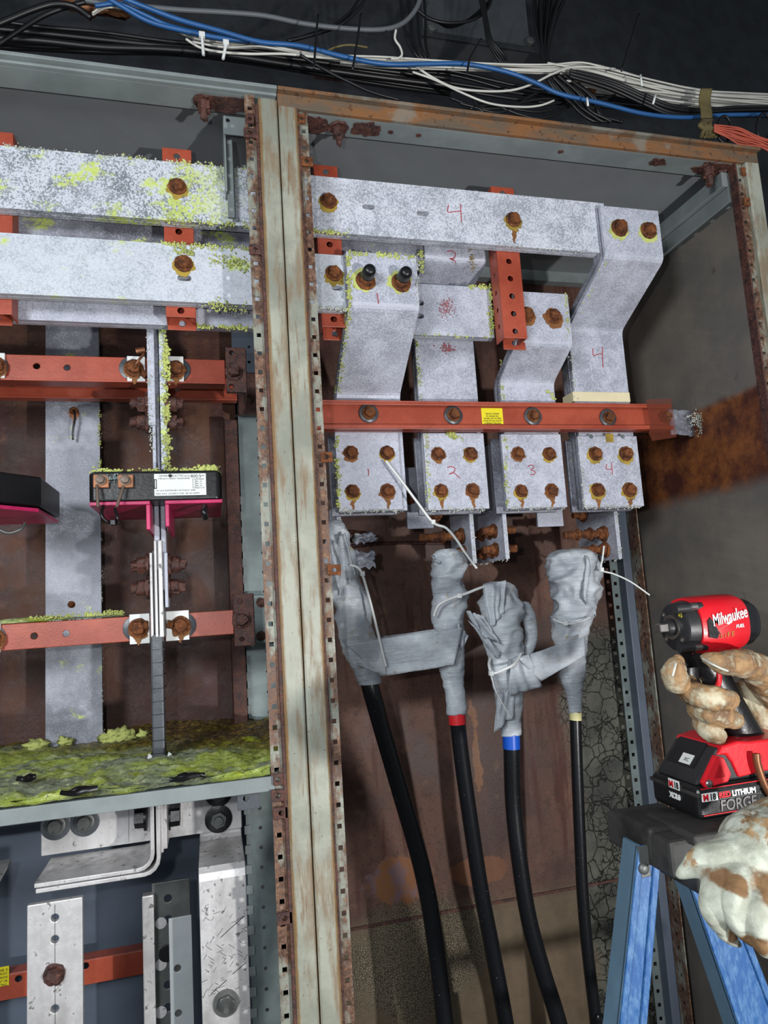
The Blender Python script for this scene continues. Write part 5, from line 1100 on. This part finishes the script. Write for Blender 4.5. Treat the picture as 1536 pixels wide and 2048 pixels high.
b = MB(); b.tube([(ht.x+.004, TY-.0155, ht.z+.0), (ht.x+.005, TY-.018, ht.z-.018), (ht.x-.002, TY-.018, ht.z-.030), (ht.x-.020, TY-.013, ht.z-.036)], .003, 8, True, 6); b.build('grip_trim', M['tool_red'], tw, 0, 60)
# battery and foot
Yn = TY-.040; cn = P(1402, 1645, Yn); XB = cn.x; zc2 = zc+.0005
ztb = P(1404, 1575, Yn).z; Yfar = TY+.040
XB2 = XB+.128
b = MB(); b.box(XB, XB2, Yn, Yfar, zc2, ztb); bat = b.build('battery', M['blk'], tw, .006, seg=3)
b = MB(); b.box(XB-.0008, XB2+.0008, Yn-.0008, Yfar+.0008, ztb-.010, ztb-.006); b.build('battery_seam', M['rubber'], tw, .0006)
zs2 = P(1365, 1492, TY-.02).z
o = [(XB+.004, ztb), (XB+.008, ztb+.006), (XB+.034, zs2-.004), (XB+.060, zs2), (XB2+.01, zs2-.004), (XB2+.01, ztb)]
b = MB(); b.plate(o, [], Yfar-Yn-.012, (0, Yfar-.006, 0), (1, 0, 0), (0, 0, 1)); b.build('battery_top', M['tool_blk'], tw, .003, seg=2)
o = [(XB+.032, zs2-.010), (XB+.040, zs2-.001), (XB+.060, zs2+.002), (XB+.075, zs2+.000), (XB2+.012, zs2-.001), (XB2+.012, zs2-.030), (XB+.056, zs2-.036), (XB+.050, zs2-.020), (XB+.044, zs2-.011)]
b = MB(); b.plate(o, [], Yfar-Yn-.006, (0, Yfar-.003, 0), (1, 0, 0), (0, 0, 1)); b.build('foot', M['tool_red'], tw, .0025, seg=2)
o = [(XB+.006, zs2-.034), (XB+.026, zs2-.008), (XB+.036, zs2-.012), (XB+.043, zs2-.030), (XB+.038, zs2-.037), (XB+.010, zs2-.040)]
b = MB(); b.plate(o, [], .006, (0, Yn+.004, 0), (1, 0, 0), (0, 0, 1)); b.build('release_button', M['tool_red'], tw, .0015)
o = [(XB+.020, zs2-.032), (XB+.030, zs2-.017), (XB+.035, zs2-.031)]
MB().plate(o, [], .001, (0, Yn-.001, 0), (1, 0, 0), (0, 0, 1)).build('button_arrow', M['rubber'], tw)
# slope panel sticker
sl_u = Vector((0, -1, 0)); d = Vector((.026, 0, zs2-.004-ztb-.006)).normalized()
so = Vector((XB+.008, TY+.006, ztb+.006))+d*.012+Vector((-d.z, 0, d.x))*.0012
n_ = Vector((-d.z, 0, d.x)); b = MB(); b.plate([(0, 0), (.018, 0), (.018, .012), (0, .012)], [], .0006, so, sl_u, d); b.build('small_sticker', M['white'], tw)
b = MB(); b.plate([(-.02, -.002), (.025, -.002), (.025, .030), (-.02, .030)], [], .0005, so-n_*.0008, sl_u, d); b.build('slope_panel', M['blk'], tw)
text('XC', .006, so+n_*.0008+sl_u*.006+d*.003, sl_u, d, M['lead'], tw)
# hook
b = MB(); hk = P(1515, 1530, Yn-.004); b.tube([hk+Vector((0, 0, .012)), hk, hk+Vector((.006, 0, -.022)), hk+Vector((.014, 0, -.036))], .004, 8, True, 5); b.build('belt_hook', M['brass'], tw, 0, 60)
MB().lathe([(0, .0045), (.002, .004), (.003, .001)], P(1417, 1567, Yn-.001), (0, -1, 0), 14).build('case_screw', M['steel'], tw, 0, 60)
# battery lettering (near side and left end)
YB_ = Yn-.0009
def onside(s, px, py, size, mat, sx=1, bold=.0004, nm='lettering'): text(s, size, P(px, py, YB_), (1, 0, 0), (0, 0, 1), M[mat], bat, nm, .0003, .08, 'LEFT', bold, sx)
q0, q1 = P(1404, 1596, YB_), P(1430, 1608, YB_)
z0_ = P(1405, 1605, YB_).z
MB().box(q0.x, q0.x+.0195, YB_-.0003, YB_+.001, z0_, z0_+.0085).build('badge', M['white'], bat, .0003)
text('M', .0088, (q0.x+.001, YB_-.0004, z0_+.0012), (1, 0, 0), (0, 0, 1), M['tool_red'], bat, 'lettering', .0002, 0, 'LEFT', .0004); text('18', .0088, (q0.x+.009, YB_-.0004, z0_+.0012), (1, 0, 0), (0, 0, 1), M['ink'], bat, 'lettering', .0002, 0, 'LEFT', .0003, .9)
text('RED', .0080, (q0.x+.021, YB_, z0_+.0018), (1, 0, 0), (0, 0, 1), M['tool_red'], bat, 'lettering', .0003, 0, 'LEFT', .0003, 1.0); text('LITHIUM', .0080, (q0.x+.0375, YB_, z0_+.0018), (1, 0, 0), (0, 0, 1), M['white'], bat, 'lettering', .0003, 0, 'LEFT', .0003, 1.0)
text('FORGE', .0155, (q0.x+.021, YB_, z0_-.0115), (1, 0, 0), (0, 0, 1), M['steel'], bat, 'lettering', .0003, .08, 'LEFT', .0002, .95)
MB().box(q0.x+.021, q0.x+.074, YB_-.0002, YB_+.001, z0_+.0003, z0_+.0008).build('rule', M['steel'], tw)
text('XC8.0', .0085, (q0.x+.080, YB_, z0_+.001), (1, 0, 0), (0, 0, 1), M['white'], bat, 'lettering', .0003, 0, 'LEFT', .0004, 1)
for a, h in ((z0_+.0125, .0008), (z0_-.0142, .0008)): MB().box(XB+.004, XB2, YB_-.0001, YB_+.001, a, a+h).build('red_stripe', M['tool_red'], tw)
pe = Vector((XB-.0009, TY+.004, zc2+.026))
MB().box(XB-.0012, XB, TY-.012, TY+.006, zc2+.024, zc2+.034).build('badge', M['white'], bat, .0003)
text('M', .0095, (XB-.0014, TY+.005, zc2+.0255), (0, -1, 0), (0, 0, 1), M['tool_red'], bat, 'lettering', .0002, 0, 'LEFT', .0004, 1); text('18', .0095, (XB-.0014, TY-.0035, zc2+.0255), (0, -1, 0), (0, 0, 1), M['ink'], bat, 'lettering', .0002, 0, 'LEFT', .0003, .8)
text('XC8.0', .008, (XB-.0010, TY+.006, zc2+.014), (0, -1, 0), (0, 0, 1), M['white'], bat, 'lettering', .0003, 0, 'LEFT', .0004, .85)

# ================================================================== gloved hands
per = thing('person', 'person in rust-stained cream gloves, one hand on the wrench, one on the ladder', 'person', P(1560, 1600, -.33))
def chain(mb, pts, seg=16, sub=6):
    pp = []; rr = []
    for x, y, Y, hw in pts: p = P(x, y, Y); pp.append(p); rr.append((P(x+hw, y, Y)-p).length)
    # rounded ends
    mb.tube(pp, rr, seg, True, sub); 
    for i in (0, -1): mb.blob(pp[i], rr[i]*.99, 1, (1, 1, 1), 10, 0)
def folds(sc, amp, seed):
    return lambda co: amp*(noise.noise(co*sc+Vector((seed, 0, 0)))+.5*noise.noise(co*sc*2.7+Vector((0, seed, 0)))-.6*max(0, .25-abs(noise.noise(co*sc*1.3+Vector((seed, seed, 2)))))*2)
gu = MB()
chain(gu, [(1385, 1362, -.300, 20), (1366, 1368, -.325, 19), (1352, 1362, -.350, 21), (1349, 1346, -.358, 22), (1352, 1330, -.360, 18), (1356, 1322, -.360, 12)])
chain(gu, [(1500, 1400, -.275, 28), (1420, 1392, -.280, 24), (1382, 1384, -.318, 21), (1392, 1388, -.352, 21), (1422, 1396, -.366, 22), (1450, 1400, -.366, 20), (1464, 1399, -.362, 14)])
chain(gu, [(1510, 1430, -.275, 28), (1430, 1425, -.280, 20), (1396, 1420, -.320, 17), (1406, 1424, -.352, 17), (1437, 1432, -.362, 18), (1462, 1438, -.362, 17), (1474, 1443, -.358, 12)])
chain(gu, [(1520, 1460, -.275, 28), (1440, 1452, -.280, 18), (1404, 1446, -.318, 14), (1408, 1456, -.345, 15), (1424, 1465, -.354, 17), (1438, 1471, -.352, 13)])
chain(gu, [(1405, 1313, -.362, 5), (1418, 1317, -.370, 12), (1445, 1326, -.374, 20), (1478, 1326, -.370, 24), (1505, 1334, -.355, 25), (1540, 1360, -.33, 36), (1585, 1390, -.30, 48)])
chain(gu, [(1520, 1390, -.285, 38), (1530, 1430, -.285, 40), (1590, 1420, -.29, 52), (1660, 1430, -.29, 54)])
chain(gu, [(1378, 1378, -.322, 13), (1388, 1402, -.325, 13), (1398, 1428, -.325, 12), (1405, 1448, -.325, 11)])
g1_ = gu.build('glove', M['glove_soiled'], per, 0, 180, remesh=.0016, disp=folds(90, .0013, 3)); g1_['label'] = 'cream leather glove gripping the wrench handle, fingertips brown with rust'
b = MB()
for pts in ([(1345, 1352, -.379), (1349, 1338, -.381), (1352, 1326, -.377)], [(1404, 1316, -.369), (1420, 1326, -.386), (1440, 1336, -.392), (1456, 1342, -.39)], [(1470, 1408, -.372), (1474, 1400, -.372), (1472, 1388, -.368)]): b.tube([P(*p) for p in pts], .0012, 6, True, 5)
b.build('fingertip_seam', M['crust_white'], g1_, 0, 180)
g2b = MB(); YG = -.50
chain(g2b, [(1360, 1749, YG, 8), (1376, 1741, YG-.004, 16), (1400, 1727, YG-.008, 24), (1440, 1718, YG-.012, 34), (1500, 1720, YG-.015, 55)])
chain(g2b, [(1450, 1725, YG-.01, 34), (1429, 1770, YG-.022, 23), (1425, 1815, YG-.026, 20), (1440, 1850, YG-.024, 17), (1460, 1876, YG-.018, 13), (1479, 1890, YG-.012, 6)])
chain(g2b, [(1490, 1740, YG-.02, 40), (1475, 1785, YG-.038, 23), (1470, 1825, YG-.042, 19), (1484, 1855, YG-.040, 17), (1508, 1880, YG-.032, 13), (1530, 1892, YG-.024, 7)])
chain(g2b, [(1530, 1750, YG-.02, 44), (1518, 1800, YG-.044, 25), (1515, 1845, YG-.050, 22), (1530, 1885, YG-.046, 19), (1556, 1915, YG-.036, 14), (1580, 1935, YG-.026, 9)])
chain(g2b, [(1570, 1760, YG-.02, 44), (1566, 1820, YG-.046, 27), (1570, 1880, YG-.050, 23), (1600, 1930, YG-.04, 17)])
chain(g2b, [(1478, 1722, YG-.01, 50), (1510, 1712, YG-.01, 68), (1560, 1706, YG-.01, 84), (1620, 1690, YG-.01, 86), (1720, 1670, YG-.01, 84)])
g2_ = g2b.build('glove', M['glove'], per, 0, 180, remesh=.0014, disp=folds(42, .0018, 9)); g2_['label'] = 'pale cream glove with brown stains, resting against the ladder top'
# ================================================================== overhead cabling on top of the cabinets
def wire(name, label, pts, Y, r, mat, group=None, cat='cable', dz=0):
    pp = [P(x, y, Y if not callable(Y) else Y(x)) for x, y in pts]
    pp = [p+Vector((0, 0, dz)) for p in pp]; o = MB().tube(pp, r, 8, True, 6).build(name, M[mat], None, 0, 180)
    return tag(o, label, cat, group)
def off(pts, a, seed, ph=0): return [(x, y+a+2.2*noise.noise(Vector((x*.006+seed, seed, ph)))*3) for x, y in pts]
trunk = [(185, 34), (215, 18), (255, 24), (320, 52), (385, 82), (450, 92), (520, 92), (600, 108), (680, 118), (768, 123), (880, 127), (1000, 135), (1100, 137), (1165, 132), (1225, 146), (1310, 168), (1400, 186), (1480, 192), (1560, 196)]
gw = 'white wires draped over the cabinet tops'
for i in range(9):
    pts = off(trunk[0 if i < 2 else (4 if i < 5 else 8):], (i-4)*1.7+(6 if i in (3, 7) else 0), i*3.1)
    wire('white_wire', 'thin white wire in the draped bundle above the cabinets', pts, .10+.006*(i % 4), .0018, 'white_wire', gw)
wire('white_wire', 'white wire sagging in a long loop below the blue cable', [(828, 130), (860, 152), (905, 174), (960, 182), (1020, 181), (1065, 168), (1105, 148), (1150, 134), (1230, 138)], .09, .0022, 'white_wire')
wire('white_wire', 'lowest pale wire with a loose end near the rusty pipe', [(825, 144), (870, 160), (925, 186), (980, 207), (1040, 214), (1080, 211), (1108, 201)], .09, .0020, 'white_wire')
wire('white_wire', 'short white wire dropping from the top into the bundle', [(792, 60), (790, 78), (800, 94), (804, 108), (798, 116), (782, 118)], .09, .0022, 'white_wire')
wire('white_wire', 'short tan wire hooked above the bundle by the dark ties', [(640, 110), (670, 95), (700, 90), (735, 95)], .12, .0018, 'strap')
wire('white_wire', 'second sagging white wire, looser at its left end', [(372, 78), (400, 95), (440, 104), (500, 108), (570, 108), (640, 115), (720, 120)], .09, .0022, 'white_wire')
for i in range(9):
    wire('white_wire', 'white wire running right along the bundle towards the pipe strap', off([(1095+i*6, 136+i*2), (1180, 150), (1260, 172), (1340, 186), (1420, 197), (1500, 204), (1580, 210)], (i-3)*4.2+abs(i-4), i*5.3), .10+.01*(i % 3), .0022, 'white_wire', 'white wires near the pipe strap')
wire('blue_cable', 'long blue cable sagging across the photo above the right cabinet', [(240, -6), (290, 14), (360, 40), (440, 62), (520, 84), (600, 92), (690, 114), (768, 128), (850, 128), (930, 128), (1010, 143), (1070, 165), (1120, 188), (1200, 206), (1290, 228), (1370, 235), (1450, 230), (1560, 229)], .075, .0042, 'blue_wire')
wire('blue_cable', 'blue cable above the left cabinet that ends short beside the white wires', [(215, -4), (245, 14), (300, 44), (370, 62), (440, 76), (500, 82)], .085, .0042, 'blue_wire')
wire('blue_cable', 'short blue cable curving up from the top edge at left', [(190, 12), (240, 8), (290, 30), (340, 52), (400, 66)], .09, .0036, 'blue_wire')
wire('grey_cable', 'grey cable crossing the black wall above the blue cable', [(150, -4), (200, 6), (270, 12), (360, 20), (450, 25), (530, 32), (610, 48), (700, 58), (765, 59), (805, 47), (832, 18), (842, -10)], .12, .0046, 'grey_wire')
def bw(label, pts, Y=.14, r=.0040, g=None): return wire('black_cable', label, pts, Y, r, 'blk_wire', g)
bg = 'black cables lying on the cabinet tops'
for i in range(12):
    pts = [(-30, 40+i*4.5), (80, 50+i*4), (200, 66+i*3.2), (330, 82+i*2.2), (450, 94+i*2), (600, 112+i*2.5), (760, 128+i*3.5), (900, 140+i*4)]
    if i % 3 == 0: pts += [(1050, 175+i*3), (1200, 190+i*2.5), (1400, 215+i*1.5), (1560, 222+i)]
    bw('black cable in the loose bundle on the cabinet tops', off(pts, 0, i*2.7), .13+.008*(i % 4), .0032+.0012*(i % 3), bg)
bw('black cable arching over at the upper left corner', [(-20, 55), (20, 38), (70, 18), (110, 8), (150, 14), (182, 36)], .08, .005)
bw('black cable rising out of the upper left bundle', [(-20, 100), (40, 60), (90, 30), (140, 12), (170, 4)], .11, .0042)
bw('thin black cable slanting down right from the dark ties', [(600, 110), (650, 140), (700, 165), (745, 185), (800, 200)], .08, .0028)
bg2 = 'black cables rising up the wall'
for i in range(12):
    a = random.uniform(-1, 1)
    bw('black cable rising up the wall from the bundle', [(1062+i*7+6*a, -20), (1068+i*4.5, 30), (1075+i*2.5, 75), (1083+i*1.2, 112), (1086+i, 135)], .16+.01*(i % 3), .0028+.001*(i % 2), bg2)
for i in range(5):
    bw('black cable coiled against the wall at the top', [(835+i*4, 20+i*4), (860+i*3, 38+i), (900, 46+i*2), (945-i*2, 40), (975, 18-i*3), (985, -10)], .2+.01*i, .0032, 'black coils at the top')
for i in range(4):
    bw('black cable hanging beside the dark duct', [(800+i*16, -10), (806+i*15, 40), (815+i*12, 80), (832+i*8, 110), (850+i*4, 122)], .2, .003, 'black cables left of the duct')
for i in range(4):
    bw('black cable trailing over the front of the duct', [(958+i*3, -10), (968+i*2, 40), (975+i*3, 80), (990+i*6, 110), (1002+i*4, 126)], .19, .0028, 'black cables over the duct')
bw('black cable slanting across the wall left of the coils', [(735, -10), (715, 20), (680, 50), (630, 68), (575, 82)], .2, .0036)
bw('second black cable slanting across the wall left of the coils', [(722, -10), (700, 25), (660, 55), (610, 72)], .21, .0032)
for i in range(14):
    s = i*1.9
    bw('black cable in the tangle below the rusty pipe end', [(1090+i*3, 150), (1110+i*6, 180+i), (1140+i*5, 205+i*2), (1165+i*6, 230+i), (1190+i*4, 244)], .10+.01*(i % 4), .0030, 'black tangle below the pipe')
for i in range(10):
    bw('black cable running right beside the white wires to the pipe strap', off([(1140, 142+i), (1220, 160+i*2), (1290, 190+i*2), (1340, 210+i*2), (1400, 218+i*1.5), (1480, 214+i*2), (1570, 214+i*2)], 0, i*4.1), .085+.008*(i % 3), .0034, 'black cables by the pipe strap')
for i in range(5):
    bw('black cable slanting through the tangle under the blue cable', [(1230-i*14, 190+i*9), (1160+i*5, 205-i*4), (1080, 185+i*13), (1000-i*12, 225-i*7), (900+i*20, 196+i*11)], .12, .0026, 'black cables slanting under the blue cable')
for i in range(26):
    a = random.uniform(-1, 1); c_ = random.uniform(-1, 1)
    wire('salmon_wire', 'thin salmon wire in the bundle hanging at the right edge', [(1428, 250+i*.5), (1452+3*a, 252+i*.9), (1480, 258+i*1.2+4*c_), (1512+5*a, 270+i*.9), (1545, 286+i*.8+5*c_), (1575, 300+i*1.2)], .03+.004*(i % 5), .0016, 'orange_wire', 'salmon wires at the right edge')
# pipe with rusty coupling and strap
pa, pb_ = P(1105, 165, .20), P(1600, 218, .20)
pi = thing('conduit_pipe', 'white pipe with a rusty coupling, running behind the wires to the right edge', 'pipe', pa)
MB().tube([P(1180, 177, .20), pb_], .019, 20, True, 1).build('pipe', M['pipe'], pi, 0, 60)
MB().tube([P(1110, 162, .20), P(1185, 178, .20)], .020, 20, True, 1).build('rusty_end', M['rust'], pi, 0, 60)
for x in (1136, 1172): MB().tube([P(x, 167+(x-1136)*.2, .20), P(x+12, 170+(x-1136)*.2, .20)], .0235, 20, True, 1).build('coupling', M['rust'], pi, 0, 60)
MB().lathe([(0, .009), (.012, .009), (.014, .005)], P(1180, 157, .18), (0, -.4, .6), 14, (0, 1)).build('clamp_nut', M['rust'], pi, 0, 60)
sp2 = thing('webbing_strap', 'olive webbing strap knotted round the pipe and wires near the right edge', 'strap', P(1418, 260, .06))
def stf(u, v): p = P(1401+22*u-3*v, 178+62*v, .055); return p+Vector((0, .004*math.sin(v*5), 0))
o = MB().grid(stf, 8, 16).build('strap', M['strap'], sp2, 0, 180); md = o.modifiers.new('s', 'SOLIDIFY'); md.thickness = .003
b = MB()
for i in range(7): b.tube([P(1405+3*i, 240, .05), P(1400+random.uniform(-6, 30), 252, .035), P(1420+random.uniform(-18, 18), 264, .04), P(1402+4.5*i, 274, .05)], .0042, 6, True, 5)
b.build('knot', M['strap'], sp2, 0, 180)
for i, (x0_, y0_, x1_, y1_) in enumerate(((1445, 232, 1452, 285), (1525, 232, 1530, 275))):
    cx_, cy_ = (x0_+x1_)/2, (y0_+y1_)/2; wire('black_tie', ('round black tie loop beside the olive knot', 'round black tie loop at the right edge over the salmon wires')[i], [(cx_+14*math.cos(t*.7), cy_+26*math.sin(t*.7)) for t in range(10)], .045, .003, 'blk_wire', None, 'cable tie')
for lab, a in (('white cable tie tail below the white wires above the left cabinet, leftmost one', ((404, 72), (407, 110))), ('white cable tie tail below the white wires, second from left', ((452, 88), (446, 118)))):
    p0, p1 = P(*a[0], .06), P(*a[1], .06); tg = thing('cable_tie', lab, 'cable tie', p1); MB().tube([p0, p1], .0026, 6, True, 1).build('strap', M['tie'], tg, 0, 60); MB().box(p0.x-.005, p0.x+.005, p0.y-.004, p0.y+.004, p0.z-.003, p0.z+.006).build('head', M['tie'], tg, .001)
for i, (lab, pts) in enumerate((('upright dark cable tie tail, left one of the pair above the centre post', [(636, 30), (631, 90), (628, 138)]), ('upright dark cable tie tail, right one of the pair above the centre post', [(722, 28), (714, 85), (705, 140)]),
    ('long thin dark tie tail standing up against the wall at right', [(1278, 28), (1262, 80), (1243, 142)]), ('short bent dark tie tail over the blue cable near the duct', [(962, 78), (945, 108), (938, 124), (934, 150)]))):
    wire('cable_tie', lab, pts, .055, .0020, 'blk_wire', None, 'cable tie')
for lab, pts in (('small white tie tail above the pipe, upper one', [(1281, 150), (1284, 172)]), ('small white tie tail below the white pipe', [(1312, 187), (1306, 208)]), ('small white tie tail under the rusty coupling', [(1174, 196), (1176, 212)])):
    wire('cable_tie', lab, pts, .055, .0022, 'tie', None, 'cable tie')
# duct on the wall and bright hole of a fixture at the top left
q = rect(838, -60, 1062, 104, .52); du = thing('wall_duct', 'dark grey sheet-metal box on the black wall behind the black coils', 'metal box', ((q[0]+q[1])/2, .56, q[2]))
MB().box(q[0], q[1], .52, .60, q[2], q[3]).build('box', M['duct'], du, .003)
MB().box(q[0]-.01, q[1]+.01, .515, .52, q[2]-.004, q[2]+.012).build('flange', M['black_wall'], du, .001)
for px, py in ((862, 60), (1058, 86)): MB().lathe([(0, .012), (.01, .012), (.012, .006)], P(px, py, .515), (0, -1, 0), 6).build('screw', M['silver_dull'], du)
zz = P(700, 100, .50); rl = MB().box(P(640, 108, .5).x, P(880, 112, .5).x, .57, .6, zz.z-.008, zz.z+.004).build('wall_rail', M['rust_dark'], None, .002); tag(rl, 'rusty steel rail fixed to the wall behind the ties and wires', 'steel rail')
fx = MB(); p = P(188, 0, .14); fx.blob(p, .045, 3, (1.2, .5, .6), 10, .5, 2)
tag(fx.build('foam_lump', M['brass'], None, 0, 180), 'small rusty lump at the top left corner where the blue cables start', 'lump')
